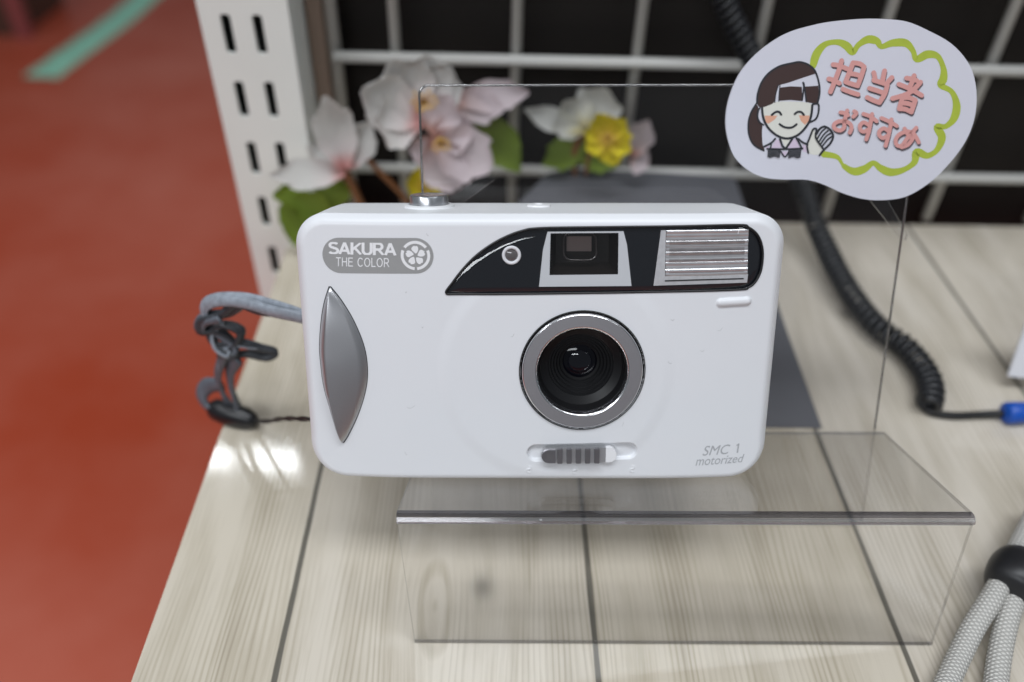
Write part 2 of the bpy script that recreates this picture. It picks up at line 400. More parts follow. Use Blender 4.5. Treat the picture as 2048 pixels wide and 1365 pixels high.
# ---- wire grid and the dark back panel
M_WIRE = mat('grey_white_wire', (0.60, 0.595, 0.57), 0.4)
mb = MB(); yg = 336.0
for xs in [-68, -42.3, 8.5, 59.8, 110.6, 161.8, 212.6, 263.6, 314]:
    r = 3.0 if xs == -68 else 2.35
    mb.tube([SHP(xs, yg+2.3, -207), SHP(xs, yg+2.3, 690)], r, 12)
for k in range(-1, 16):
    z = -130.6+51.6*k if k >= 0 else -182.0
    mb.tube([SHP(-68, yg-1.8, z), SHP(360, yg-1.8, z)], 2.35, 12)
tag(mb.build('wire_grid', M_WIRE, smooth=True), 'off white square wire display grid standing behind the shelf', 'wire grid')
mb = MB(); mb.box((-76, yg+16, FLOOR+1), (600, yg+26, 700), SHP)
bp_ = tag(mb.build('back_panel', mat('black_brown_panel', (0.012, 0.0095, 0.0085), 0.55, spec=0.3, noise=0.35, nscale=12)), 'black brown panel closing the fixture behind the wire grid', 'panel')
mb = MB(); mb.box((-76, 262, 175), (600, yg+15, 200), SHP); mb.build('unseen_upper_shelf', mat('pale_board', (0.5, 0.48, 0.43), 0.5), bp_)  # unseen upper shelf board, added to shade the back of the display
# pale strip beside the post
mb = MB(); mb.box((-76.5, yg-4, -206), (-70.5, yg+1, 320), SHP)
tag(mb.build('grid_frame_strip', mat('tan_strip', (0.24, 0.17, 0.13), 0.5)), 'narrow tan strip between the post and the wire grid', 'strip')

# ---- dark grey riser behind the stand
ri = [(118, 197, -207.6), (115, 240, -199), (110.5, 329, -181), (78, 330, -179.6), (34, 330, -178.5), (24, 326, -179), (6, 300, -184), (-14, 262, -193), (-24, 225, -201), (-26, 197, -207.6)]
mb = MB(); n = len(ri)
mb.add([SHP(*p) for p in ri]+[SHP(p[0], p[1], SHELF+0.05) for p in ri], [tuple(range(n)), tuple(range(2*n-1, n-1, -1))]+[(i, (i+1) % n, n+(i+1) % n, n+i) for i in range(n)])
tag(mb.build('riser', mat('slate_grey', (0.095, 0.096, 0.108), 0.5, noise=0.12, nscale=60)), 'dark slate sloping riser behind the camera and clear stand', 'riser')

# ================================================================== COMPACT CAMERA
cm = thing('compact_camera', B(0, UB, -15), 'white compact film camera with silver grip on the clear stand', 'camera')
X0, X1, U0, U1 = -62.0, 59.0, UB, 32.7
lx, lu = loc(1164, 742)
dcx, dcu = loc(1111, 748)
win_px = [(892, 587), (905, 566), (925, 540), (950, 514), (978, 493), (1008, 476), (1042, 463), (1080, 457), (1200, 455), (1350, 453.5), (1480, 452), (1500, 457), (1517, 470), (1527, 490), (1530, 514), (1526, 545), (1514, 568), (1500, 578), (1482, 582), (1350, 584), (1200, 586), (1050, 588), (920, 589)]
WIN = np.array([loc(x, y, 0.2) for x, y in win_px])
tr_a = loc(1072, 906); tr_b = loc(1256, 902); tr_r = 2.15
nb_a = loc(1443, 607); nb_b = loc(1497, 605)
def segd(X, U, a, b):
    ax, ay = a; bx, by = b; dx, dy = bx-ax, by-ay
    t = np.clip(((X-ax)*dx+(U-ay)*dy)/(dx*dx+dy*dy), 0, 1)
    return np.hypot(X-ax-t*dx, U-ay-t*dy)
def sstep(t):
    t = np.clip(t, 0, 1); return t*t*(3-2*t)
def inset(X, U):
    r = np.where(U > 0, 8.2, 10.0)
    cx, cu = (X0+X1)/2, (U0+U1)/2
    qx = np.abs(X-cx)-((X1-X0)/2-r); qu = np.abs(U-cu)-((U1-U0)/2-r)
    return r-np.hypot(np.maximum(qx, 0), np.maximum(qu, 0))-np.minimum(np.maximum(qx, qu), 0)
def convex(X): return -0.0021*np.maximum(0, np.abs(X+1.5)-27)**2
def front_n(X, U, detail=True):
    d = np.maximum(inset(X, U), 0)
    lw = 0.22+0.78*sstep((U-U0-1.0)/11.0)
    n = convex(X)-2.0*lw*np.clip(1-d/(0.9+1.8*lw), 0, 1)**2
    n = n+0.24*sstep((31.0-np.hypot(X-dcx, U-dcu))/4.0)
    if detail:
        n = n-1.1*sstep((tr_r+0.25-segd(X, U, tr_a, tr_b))/0.5)
        n = n+0.75*np.sqrt(np.clip(1-(segd(X, U, nb_a, nb_b)/1.05)**2, 0, 1))
        for (px, py, k) in ((1058, 938, 0), (1150, 940, 1), (1265, 938, 2)):
            gx, gu = loc(px, py)
            n = n+0.16*sstep(1-np.abs(np.hypot(X-gx, U-gu-0.35)-0.45)/0.28)*(X > gx-0.2+0.25*(k == 2)*0)
            n = n+0.16*sstep(1-np.abs(np.hypot(X-gx, U-gu+0.45)-0.55)/0.28)*(X < gx+0.25)
    return n
def fn1(x, u, detail=False): return float(front_n(np.array([x]), np.array([u]), detail)[0])
def inpoly(X, U, P):
    ins = np.zeros(X.shape, bool); j = len(P)-1
    for i in range(len(P)):
        xi, yi = P[i]; xj, yj = P[j]
        c = ((yi > U) != (yj > U)) & (X < (xj-xi)*(U-yi)/(yj-yi+1e-12)+xi)
        ins ^= c; j = i
    return ins
def dense(a, b, n, edge, m):
    e = edge*(np.linspace(0, 1, m+1)[:-1])**1.3
    return np.concatenate([a+e, np.linspace(a+edge, b-edge, n), (b-e)[::-1]])
Us = dense(U0, U1, 300, 4.5, 26)
ts = dense(0.0, 1.0, 470, 0.035, 26)
def halfin(u):
    out = np.zeros_like(u)
    lo = u < U0+10; out[lo] = 10-np.sqrt(np.maximum(0, 100-(10-(u[lo]-U0))**2))
    hi = u > U1-8.2; out[hi] = 8.2-np.sqrt(np.maximum(0, 8.2**2-(8.2-(U1-u[hi]))**2))
    return out
hi_ = halfin(Us)
GX = (X0+hi_)[:, None]+((X1-X0)-2*hi_)[:, None]*ts[None, :]; GU = np.repeat(Us[:, None], len(ts), 1)
GN = front_n(GX, GU)
R_, C_ = GX.shape
V = P0+GX[..., None]*BX+GU[..., None]*BU+GN[..., None]*BN
cxm = (GX[:-1, :-1]+GX[1:, 1:])/2; cum = (GU[:-1, :-1]+GU[1:, 1:])/2
dele = inpoly(cxm, cum, WIN) | (np.hypot(cxm-lx, cum-lu) < 15.75)
idx = np.arange(R_*C_).reshape(R_, C_)
Q = np.stack([idx[:-1, :-1], idx[:-1, 1:], idx[1:, 1:], idx[1:, :-1]], -1)[~dele]
me = bpy.data.meshes.new('front_shell')
me.from_pydata([W(v) for v in V.reshape(-1, 3)], [], [tuple(int(i) for i in q) for q in Q.reshape(-1, 4)]); me.update()
bm = bmesh.new(); bm.from_mesh(me); bmesh.ops.delete(bm, geom=[v for v in bm.verts if not v.link_faces], context='VERTS'); bm.to_mesh(me); bm.free()
link('front_shell', me, M_WHITE, cm, True)
# rear shell
bl = [(GX[0, j], GU[0, j], GN[0, j]) for j in range(0, C_, 3)]+[(GX[i, -1], GU[i, -1], GN[i, -1]) for i in range(1, R_, 2)]
bl += [(GX[-1, j], GU[-1, j], GN[-1, j]) for j in range(C_-1, -1, -3)]+[(GX[i, 0], GU[i, 0], GN[i, 0]) for i in range(R_-2, 0, -2)]
bl = np.array(bl); bc = np.array([(X0+X1)/2, (U0+U1)/2])
rows = []
for (sx, su, nn) in ((0, 0, None), (0.25, 0.05, -9), (0.8, 0.10, -18), (1.6, 0.2, -24), (3.0, 0.9, -28), (5.5, 2.6, -30), (9, 5, -30.8)):
    row = []
    for x, u, n in bl:
        k = np.array([(x-bc[0])*(1-sx/59.0), (u-bc[1])*(1-su/35.3)])
        row.append(B(bc[0]+k[0], bc[1]+k[1] if not (u < bc[1] and nn is not None) else max(bc[1]+k[1], UB+0.1), n if nn is None else nn))
    rows.append(row)
mb = MB(); mb.grid(rows, True); nb = len(bl); mb.f.append(tuple((len(rows)-1)*nb+i for i in range(nb)))
link_o = mb.build('rear_shell', M_TOP, cm); auto_sharp(link_o, 40)

# shutter button and the bump of the frame counter on the top face
def ontop(px, py):
    q = hit(px, py, P0+U1*BU, BU)-P0; return float(q@BX), float(q@BN)
def toplathe(x, n, prof, name, m, k=48):
    rows = [[B(x+r*math.cos(2*math.pi*i/k), U1+h, n+r*math.sin(2*math.pi*i/k)) for i in range(k)] for r, h in prof]
    mb = MB(); mb.grid(rows, True); mb.f.append(tuple((len(rows)-1)*k+i for i in range(k)))
    o = mb.build(name, m, cm); auto_sharp(o, 40); return o
bxx, bn_ = ontop(855, 417)
toplathe(bxx, bn_-4.4, [(6.6, -0.2), (6.5, 0.25), (5.9, 0.55), (5.3, 0.6), (5.2, 0.2)], 'button_collar', M_TOP)
toplathe(bxx, bn_-4.4, [(5.0, 0.0), (5.0, 2.5), (4.85, 2.85), (4.5, 3.0), (4.2, 2.95), (2.0, 2.85), (0.4, 2.85)], 'shutter_button', mat('button_silver', (0.66, 0.67, 0.70), 0.26, metal=0.95))
wx, wn_ = ontop(1077, 411.5)
toplathe(wx, wn_, [(3.1, -0.1), (3.0, 0.25), (2.6, 0.4), (1.2, 0.42), (1.1, 0.2)], 'counter_bump', M_PRINTW)

# badge with its lettering
def decal(v, f, name, m, off, parent):
    return obj(name, [B(x, u, fn1(x, u)+off) for x, u in v], f, m, parent)
def pmap(px, py): return loc(px, py, fn1(*loc(px, py)))
q00 = np.array(pmap(645, 511)); q11 = np.array(pmap(867, 512))
byr = (np.array(pmap(740, 475.5))-np.array(pmap(740, 546.5)))[1]/2
ang = math.atan2(q11[1]-q00[1], q11[0]-q00[0]); bw = np.linalg.norm(q11-q00)
def bad(a, b): return (q00[0]+a*math.cos(ang)-b*math.sin(ang), q00[1]+a*math.sin(ang)+b*math.cos(ang))
gv = []; ga = 60
for i in range(ga+1):
    t = bw*(0.5-0.5*math.cos(math.pi*i/ga)); e = min(t, bw-t); hh = byr if e >= byr else math.sqrt(max(0, byr**2-(byr-e)**2))
    gv.append([bad(t, hh*(2*j/8-1)) for j in range(9)])
mb = MB(); mb.grid([[B(x, u, fn1(x, u)+0.05) for x, u in row] for row in gv])
badge = mb.build('badge', M_BADGE, cm); badge['label'] = 'grey pill badge with white lettering'
def warp_text(txt, quad, name, m, off, parent, bold=0, shear=0, space=1.0):
    v, f = text2d(txt, bold, shear, space); bl_, br_, tr_, tl_ = [np.array(pmap(*p)) for p in quad]
    pts = [tuple((1-a)*(1-b)*bl_+a*(1-b)*br_+a*b*tr_+(1-a)*b*tl_) for a, b in v]
    return decal(pts, f, name, m, off, parent)
def arc2(cx, cy, rx, ry, a0, a1, n=14): return [(cx+rx*math.cos(math.radians(a0+(a1-a0)*k/n)), cy+ry*math.sin(math.radians(a0+(a1-a0)*k/n))) for k in range(n+1)]
GLY = {  # strokes in a box 1 high, with the letter's width
 'S': (0.66, [arc2(0.34, 0.74, 0.26, 0.20, 25, 270, 14)+arc2(0.34, 0.28, 0.29, 0.225, 90, -155, 14)[0:]]),
 'A': (0.74, [[(0.05, 0.0), (0.37, 1.0)], [(0.37, 1.0), (0.69, 0.0)], [(0.17, 0.31), (0.57, 0.31)]]),
 'K': (0.70, [[(0.08, 0), (0.08, 1)], [(0.66, 1.0), (0.10, 0.40)], [(0.27, 0.56), (0.68, 0.0)]]),
 'U': (0.70, [[(0.08, 1.0), (0.08, 0.34)]+arc2(0.35, 0.34, 0.27, 0.28, 180, 360)+[(0.62, 1.0)]]),
 'R': (0.72, [[(0.08, 0), (0.08, 1)], [(0.08, 0.94), (0.38, 0.94)]+arc2(0.38, 0.70, 0.22, 0.24, 90, -90)+[(0.08, 0.46)], [(0.36, 0.46), (0.67, 0.0)]]),
 'T': (0.64, [[(0.0, 0.94), (0.64, 0.94)], [(0.32, 0), (0.32, 0.94)]]),
 'H': (0.70, [[(0.08, 0), (0.08, 1)], [(0.62, 0), (0.62, 1)], [(0.08, 0.52), (0.62, 0.52)]]),
 'E': (0.62, [[(0.08, 0), (0.08, 1)], [(0.08, 0.94), (0.60, 0.94)], [(0.08, 0.52), (0.56, 0.52)], [(0.08, 0.06), (0.62, 0.06)]]),
 'C': (0.74, [arc2(0.39, 0.5, 0.32, 0.455, 38, 322, 26)]),
 'O': (0.80, [arc2(0.40, 0.5, 0.33, 0.455, 0, 360, 32)]),
 'L': (0.56, [[(0.08, 0), (0.08, 1)], [(0.08, 0.06), (0.56, 0.06)]]),
 '1': (0.4, [[(0.28, 0), (0.28, 1)], [(0.28, 0.97), (0.08, 0.80)]]), ' ': (0.36, [])}
def stroke_text(txt, quad, wt, gap, name, m, off, parent):
    P4 = [np.array(pmap(*p)) for p in quad]; tw = sum(GLY[c][0] for c in txt)+gap*(len(txt)-1); mb = MB(); x0_ = 0; q = 0
    for c in txt:
        for st_ in GLY[c][1]:
            pts = [np.array(p, float) for p in st_]; rows = []
            for i, p in enumerate(pts):
                t = pts[min(i+1, len(pts)-1)]-pts[max(i-1, 0)]; t = t/np.linalg.norm(t); nn = np.array([-t[1], t[0]])*wt/2; r_ = []
                for sg_ in (1, -1):
                    a = (x0_+p[0]+sg_*nn[0])/tw; b = min(1.0, max(0.0, p[1]+sg_*nn[1]))
                    w2 = (1-a)*(1-b)*P4[0]+a*(1-b)*P4[1]+a*b*P4[2]+(1-a)*b*P4[3]
                    r_.append(B(w2[0], w2[1], fn1(*w2)+off+0.004*(q % 4)))
                rows.append(r_)
            mb.grid(rows); q += 1
        x0_ += GLY[c][0]+gap
    return mb.build(name, m, parent)
stroke_text('SAKURA', [(657, 508.3), (792, 511.5), (791.5, 486.5), (657.5, 484.2)], 0.20, 0.05, 'lettering', M_PRINTW, 0.10, badge)
stroke_text('THE COLOR', [(672, 532.8), (779, 534.8), (779, 516.6), (672, 514.8)], 0.115, 0.10, 'lettering', M_PRINTW, 0.10, badge)
ecx, ecu = pmap(831, 511.5); er = 3.62
mb = MB()
for a0, a1 in ((37, 143), (157, 265), (275, 383)):
    k = 22; rows = []
    for rr in (er, er*0.80):
        rows.append([(ecx+rr*math.cos(math.radians(a0+(a1-a0)*i/k)), ecu+rr*math.sin(math.radians(a0+(a1-a0)*i/k))) for i in range(k+1)])
    mb.grid([[B(x, u, fn1(x, u)+0.10) for x, u in r_] for r_ in rows])
pet = [(0.05, 0.20), (-0.20, 0.40), (-0.37, 0.60), (-0.33, 0.80), (-0.10, 0.98), (0.0, 0.90), (0.13, 0.96), (0.27, 0.82), (0.29, 0.62), (0.22, 0.40)]
for k in range(5):
    a = math.radians(-72*k); pr = [(er*0.69*(x*math.cos(a)-y*math.sin(a)), er*0.69*(x*math.sin(a)+y*math.cos(a))) for x, y in [tuple(p) for p in spline(pet, 4, True)]]
    v, f = fill2d([[(ecx+x, ecu+y) for x, y in pr]])
    mb.add([B(x, u, fn1(x, u)+0.10) for x, u in v], f)
mb.build('emblem', M_PRINTW, badge)
# model lettering at the lower right
warp_text('SMC', [(1404.5, 912), (1458, 908), (1461, 889), (1408, 892.5)], 'model_lettering', M_PRINTG, 0.06, cm, shear=0.18, space=1.0)
stroke_text('1', [(1469, 906.5), (1477, 906), (1480, 887.3), (1472, 888)], 0.13, 0, 'model_lettering', M_PRINTG, 0.06, cm)
warp_text('motorized', [(1391, 932), (1486, 924.5), (1489, 908.5), (1393, 913.5)], 'model_lettering', M_PRINTG, 0.06, cm, shear=0.18)

# grip
def zz(P, s, ox, oy): return [(ox+x/s, oy+y/s) for x, y in P]
gl = zz([(292, 103), (262, 200), (243, 320), (235, 460), (242, 560), (260, 690), (300, 830), (342, 970), (372, 1023)], 2.967, 560, 540)
gr_ = zz([(296, 108), (289, 200), (281, 320), (275, 470), (280, 570), (293, 700), (322, 835), (352, 965), (373, 1023)], 2.967, 560, 540)
gg = zz([(300, 103), (365, 185), (440, 310), (500, 460), (519, 600), (505, 725), (460, 865), (405, 980), (376, 1023)], 2.967, 560, 540)
def gcurve(P): return [pmap(*p) for p in [tuple(q) for q in spline(P, 6)]]
A_, R2_, G_ = gcurve(gl), gcurve(gr_), gcurve(gg); n = len(A_); rows = []; rows2 = []
for i in range(n):
    t = i/(n-1); hgt = 2.9*math.sin(math.pi*min(1, max(0, t)))**0.55+0.15; row = []
    for k in range(7):
        s = k/6; x = A_[i][0]+(R2_[i][0]-A_[i][0])*s; u = A_[i][1]+(R2_[i][1]-A_[i][1])*s
        row.append(B(x, u, fn1(x, u)+0.1+(hgt)*(s**0.8)*(1-0.05*s)))
    for k in range(1, 15):
        s = k/14; x = R2_[i][0]+(G_[i][0]-R2_[i][0])*s; u = R2_[i][1]+(G_[i][1]-R2_[i][1])*s
        e = 1-s; prof = 0.93*(1-0.72*s**1.25) if s < 0.9 else 0.93*(1-0.72*0.9**1.25)*(1-s)/0.1
        row.append(B(x, u, fn1(x, u)+0.1+hgt*prof*1.02))
    rows.append(row)
    mx, mu = (A_[i][0]+G_[i][0])/2, (A_[i][1]+G_[i][1])/2
    o1 = (A_[i][0]-0.14, A_[i][1]); o2 = (G_[i][0]+0.16, G_[i][1])
    rows2.append([B(o1[0], o1[1]+0.25*(1-2*t)*0.8, fn1(*o1)+0.04), B(o2[0], o2[1]+0.25*(1-2*t)*0.8, fn1(*o2)+0.04)])
mb = MB(); mb.grid(rows); grip = auto_sharp(mb.build('grip', M_SILVER, cm), 60)
mb = MB(); mb.grid(rows2); mb.build('grip_gap', M_GAP, grip)

# ---- window block with sensor, viewfinder and flash
wo = np.array([loc(x, y, 0.2) for x, y in [tuple(p) for p in spline(win_px, 5, True)]])
wu0, wu1 = WIN[:, 1].min()+0.06, WIN[:, 1].max()-0.03
def span(u):
    xs = []
    P = WIN
    for i in range(len(P)):
        a, b = P[i-1], P[i]
        if (a[1] > u) != (b[1] > u): xs.append(a[0]+(b[0]-a[0])*(u-a[1])/(b[1]-a[1]))
    return min(xs), max(xs)
def wdist(x, u):
    d = 1e9
    for i in range(len(WIN)):
        a, b = WIN[i-1], WIN[i]; e = b-a; t = max(0, min(1, ((x-a[0])*e[0]+(u-a[1])*e[1])/(e@e)))
        d = min(d, math.hypot(x-a[0]-t*e[0], u-a[1]-t*e[1]))
    return d
wrows = [(wu0+(wu1-wu0)*(0.5-0.5*math.cos(math.pi*i/36))) for i in range(37)]
def wgrid(f, ncol=150):
    out = []
    for u in wrows:
        a, b = span(u); row = []
        for j in range(ncol+1):
            t = 0.5-0.5*math.cos(math.pi*j/ncol); t = 0.35*t+0.65*j/ncol
            x = a+(b-a)*t; row.append((x, u, f(x, u)))
        out.append(row)
    return out
win = None
vf_in = [loc(x, y, -0.4) for x, y in ((1101, 467), (1237, 466), (1236, 549), (1099, 550.5))]
vf_out = [loc(x, y, -0.3) for x, y in ((1095, 464), (1247, 463), (1254, 490), (1263, 572.5), (1078, 574), (1086, 500))]
G = wgrid(lambda x, u: convex(np.array([x]))[0]-0.55)
mb = MB(); tv = [B(*p) for r_ in G for p in r_]; nc = len(G[0]); tf = []
vin = np.array(vf_in)
for i in range(len(G)-1):
    for j in range(nc-1):
        cx, cu = (G[i][j][0]+G[i+1][j+1][0])/2, (G[i][j][1]+G[i+1][j+1][1])/2
        if not inpoly(np.array([cx]), np.array([cu]), vin)[0]: tf.append((i*nc+j, i*nc+j+1, (i+1)*nc+j+1, (i+1)*nc+j))
mb.add(tv, tf)
win = mb.build('window_block', M_BLACKGLOSS, cm, True); win['label'] = 'glossy black window with sensor, viewfinder and flash'
mb = MB(); mb.tube([B(x, u, fn1(x, u)-0.02) for x, u in wo]+[B(wo[0][0], wo[0][1], fn1(*wo[0])-0.02)], 0.30, 8, cap=False)
mb.build('gasket', M_BLACK, win, True)
def cov(x, u):
    d = wdist(x, u); k = float(sstep(np.array((x-38)/12))); rr = 2.6+1.6*k; dp = 0.75+0.40*k
    return convex(np.array([x]))[0]+0.62-(dp*(1-d/rr)**2.0 if d < rr else 0)
CG = wgrid(cov, 170)
mb = MB(); mb.grid([[B(*p) for p in r_] for r_ in CG]); mb.build('clear_cover', M_COVER, win, True)
# viewfinder
def vloop(pts, n): return [B(x, u, n) for x, u in pts]
fv, ff = fill2d([vf_out, vf_in]); mb = MB(); mb.add([B(x, u, -0.30) for x, u in fv], ff)
vf_o2 = vf_out
mb.grid([vloop(vf_out, -0.30), vloop(vf_out, -0.54)], True)
vfr = mb.build('viewfinder', M_FRAME, win)
ci = np.mean(np.array(vf_in), 0)
vf_deep = [tuple(ci+(np.array(p)-ci)*0.80+np.array([0, 0.7])) for p in vf_in]
mb = MB(); mb.grid([vloop(vf_in, -0.30), vloop(vf_in, -1.3), vloop(vf_deep, -6.5)], True); mb.add(vloop(vf_deep, -6.5), [(0, 1, 2, 3)])
mb.build('recess', mat('deep_black', (0.02, 0.017, 0.016), 0.3), vfr)
p_ = [loc(x, y, -5.0) for x, y in ((1133, 473), (1183, 473), (1183, 503), (1133, 503))]
mb = MB(); mb.add(vloop(p_, -5.0)+vloop(p_, -6.4), [(0, 1, 2, 3), (0, 1, 5, 4), (1, 2, 6, 5), (2, 3, 7, 6), (3, 0, 4, 7)]); mb.build('eyepiece', M_PANE, vfr)
oc = [loc(1160+x, 492+y, -4.0) for x, y in rrect(-33, 33, -27, 29, 16, 5)]
mb = MB(); mb.tube([B(a, b, -4.0) for a, b in oc+oc[:1]], 0.32, 8, cap=False); mb.build('ocular_rim', mat('ocular_black', (0.05, 0.045, 0.045), 0.15, coat=0.6), vfr, True)
# front glass of the finder
rows = []
for i in range(9):
    r_ = []
    for j in range(13):
        s, t = j/12, i/8
        q = (1-s)*(1-t)*np.array(vf_in[3])+s*(1-t)*np.array(vf_in[2])+s*t*np.array(vf_in[1])+(1-s)*t*np.array(vf_in[0])
        r_.append(B(q[0], q[1], -1.25-0.25*(1-(2*s-1)**2)*(1-(2*t-1)**2)))
    rows.append(r_)
mb = MB(); mb.grid(rows); mb.build('finder_glass', clear_mat('finder_clear', (0.85, 0.83, 0.82), 0.02, base=0.012), vfr, True)
# flash
fl_in = ((1333, 461), (1500, 460), (1498, 551), (1331, 553))
c4 = [np.array(loc(x, y, -0.2)) for x, y in fl_in]
rows = []; kr = 84
for i in range(kr+1):
    t = i/kr; r_ = []
    for j in range(25):
        s = j/24; q = (1-s)*(1-t)*c4[3]+s*(1-t)*c4[2]+s*t*c4[1]+(1-s)*t*c4[0]
        ph = t*13.0
        r_.append(B(q[0], q[1], convex(np.array([q[0]]))[0]-0.30+(0.17+0.09*math.sin(int(ph)*2.3))*abs(math.sin(math.pi*ph))**0.6-0.25*math.sin(math.pi*t)))
    rows.append(r_)
mb = MB(); mb.grid(rows); fl_ = mb.build('flash', M_FLASH, win, True)
fl_.data.materials.append(mat('flash_tube_zone', (0.52, 0.50, 0.50), 0.17, metal=0.7, noise=0.45, nscale=330, bump=0.2, bscale=700))
for pi2, p in enumerate(fl_.data.polygons):
    t = (pi2//24)/kr; s_ = (pi2 % 24)/24
    if (0.28 < t < 0.36 or 0.42 < t < 0.60 or 0.66 < t < 0.78 or 0.05 < t < 0.08) and 0.04 < s_ < 0.93: p.material_index = 1
def poly(pts, n, name, m, parent):
    q = [loc(x, y, n) for x, y in pts]; v, f = fill2d([q])
    mb = MB(); mb.add([B(x, u, n+convex(np.array([x]))[0]) for x, u in v], f); return mb.build(name, m, parent)
poly([(1322, 461), (1332, 461), (1330, 553), (1499, 551), (1497, 568), (1307, 572)], -0.18, 'flash_frame', mat('flash_frame_white', (0.70, 0.70, 0.71), 0.22, metal=0.3, noise=0.2, nscale=900), fl_)
poly([(1330, 561), (1490, 558.5), (1490, 561), (1330, 563.5)], -0.12, 'frame_groove', M_BLACK, fl_)
# sensor
sx_, su_ = loc(1023, 511, -0.4)
sn = lathe(sx_, su_, [(2.35, -0.55), (2.3, -0.2), (2.1, -0.1), (1.62, -0.12), (1.5, -0.7)], 'sensor', M_PRINTW, win, 40)
mb = MB(); rows = [[B(sx_+r*math.cos(2*math.pi*i/32), su_+r*math.sin(2*math.pi*i/32), h) for i in range(32)] for r, h in ((1.55, -0.5), (1.2, -0.3), (0.7, -0.17), (0.05, -0.12))]
mb.grid(rows, True); mb.build('sensor_lens', mat('sensor_grey', (0.12, 0.11, 0.11), 0.1, coat=0.5), sn, True)

# ---- lens
ln = lathe(lx, lu, [(15.30, -1.2), (15.30, 0.83), (15.18, 1.10), (14.95, 1.25), (11.95, 1.25)], 'lens_ring', mat('ring_silver', (0.60, 0.585, 0.61), 0.34, metal=0.9, noise=0.05, nscale=5000, bump=0.06, bscale=7000), cm, 96); auto_sharp(ln, 25)
lathe(lx, lu, [(15.32, 0.85), (15.2, 1.13), (14.98, 1.27)], 'outer_bevel', M_CHROME, ln, 96)
lathe(lx, lu, [(11.97, 1.27), (11.7, 1.2), (11.45, 0.9), (11.2, -0.6)], 'inner_bevel', M_CHROME, ln, 96)
lathe(lx, lu, [(15.35, -0.9), (15.9, 0.15), (16.05, 0.5), (15.8, 0.62)], 'ring_gap', M_GAP, ln, 96)
br = auto_sharp(lathe(lx, lu, [(11.2, -0.6), (10.6, -3.6), (8.5, -4.4), (8.4, -5.0), (7.9, -5.0), (7.6, -5.7), (7.1, -5.7), (6.8, -6.4), (6.3, -6.4), (6.0, -7.1), (5.5, -7.1), (5.2, -7.8), (4.5, -7.9), (4.4, -8.4)], 'barrel', mat('barrel_black', (0.009, 0.009, 0.010), 0.36, spec=0.25), ln, 72, False), 20)
prof = [(4.9*math.sin(a), -8.3+1.1*math.cos(a)) for a in [math.pi/2*(1-i/12) for i in range(12)]]+[(0.02, -7.2)]
lathe(lx, lu, prof, 'glass_element', M_LENS, ln, 48)
lathe(lx, lu, [(3.4*math.sin(a), -7.75+0.9*math.cos(a)) for a in [math.pi/2*(1-i/8) for i in range(8)]]+[(0.02, -6.85)], 'inner_element', clear_mat('lens_clear', (0.75, 0.75, 0.85), 0.02, base=0.05), ln, 40)

# ---- slider
def zs(x, y): return (1040+x/7.877, 875+y/7.877)
base_n = 0.55
s0 = loc(*zs(330, 275), base_n); s1 = loc(*zs(1345, 265), base_n); sr = 2.05
sl_a = math.atan2(s1[1]-s0[1], s1[0]-s0[0])
def sloc(a, b): return (s0[0]+a*math.cos(sl_a)-b*math.sin(sl_a), s0[1]+a*math.sin(sl_a)+b*math.cos(sl_a))
SLn = math.hypot(s1[0]-s0[0], s1[1]-s0[1])
def sfn(a, b, n): x, u = sloc(a, b); return B(x, u, n)
halfl = [(SLn, -sr), (SLn, sr)]+[(sr-sr*math.sin(math.pi*i/16)*1.0, sr*math.cos(math.pi*i/16)) for i in range(17)]
sl = prism([halfl], sfn, -0.5, 1.1, 'slider', mat('slider_bright', (0.78, 0.78, 0.80), 0.30, metal=0.85), cm)
M_RIDGE = mat('ridge_silver', (0.34, 0.33, 0.35), 0.33, metal=0.9)
lend = [(3.75, -sr+0.12), (3.75, sr-0.30)]+[(sr+0.1-(sr-0.05)*math.sin(math.pi*i/16), (sr-0.22)*math.cos(math.pi*i/16)-0.08) for i in range(17)]
prism([lend], sfn, 1.0, 1.75, 'thumb_rest', M_RIDGE, sl)
for c in (635, 785, 935, 1085, 1235):
    a = (c-330)/7.877*0.1262
    mb = MB(); mb.box((a-0.68, -sr+0.1, 1.3), (a+0.68, sr+0.22, 2.25), sfn); o = mb.build('ridge', M_RIDGE, sl)
    bm = bmesh.new(); bm.from_mesh(o.data); bmesh.ops.bevel(bm, geom=list(bm.edges), offset=0.14*S, segments=2, affect='EDGES'); bm.to_mesh(o.data); bm.free()
prism([[(SLn+0.03, sr), (SLn+0.03, -sr)]+[(SLn+1.0+sr*math.sin(math.pi*i/16)*0.9, -sr*math.cos(math.pi*i/16)) for i in range(17)]], sfn, -0.5, 1.2, 'slider_cap', M_PRINTW, sl)

# scuffs and fibres on the white front
M_LINT = mat('lint_grey', (0.42, 0.42, 0.43), 0.8)
for (x, y, l, a) in ((1440, 660, 12, 30), (1405, 702, 8, 10), (1345, 640, 7, 0), (1340, 726, 9, -20), (822, 815, 16, 15), (812, 908, 7, -50), (845, 655, 3, 0), (812, 585, 3, 0), (1148, 958, 2, 0), (1025, 672, 9, 40), (1245, 850, 8, 60), (855, 470, 6, -50)):
    pts = []
    for k in range(7):
        t = k/6-0.5; pts.append((x+l*t*math.cos(math.radians(a)), y-l*t*math.sin(math.radians(a))+1.6*math.cos(5*t)))
    pts = [pmap(*p) for p in pts]
    mb = MB(); mb.tube([B(px, pu, fn1(px, pu)+0.02) for px, pu in pts], 0.038, 5)
    mb.build('lint_fibre', M_LINT, cm)

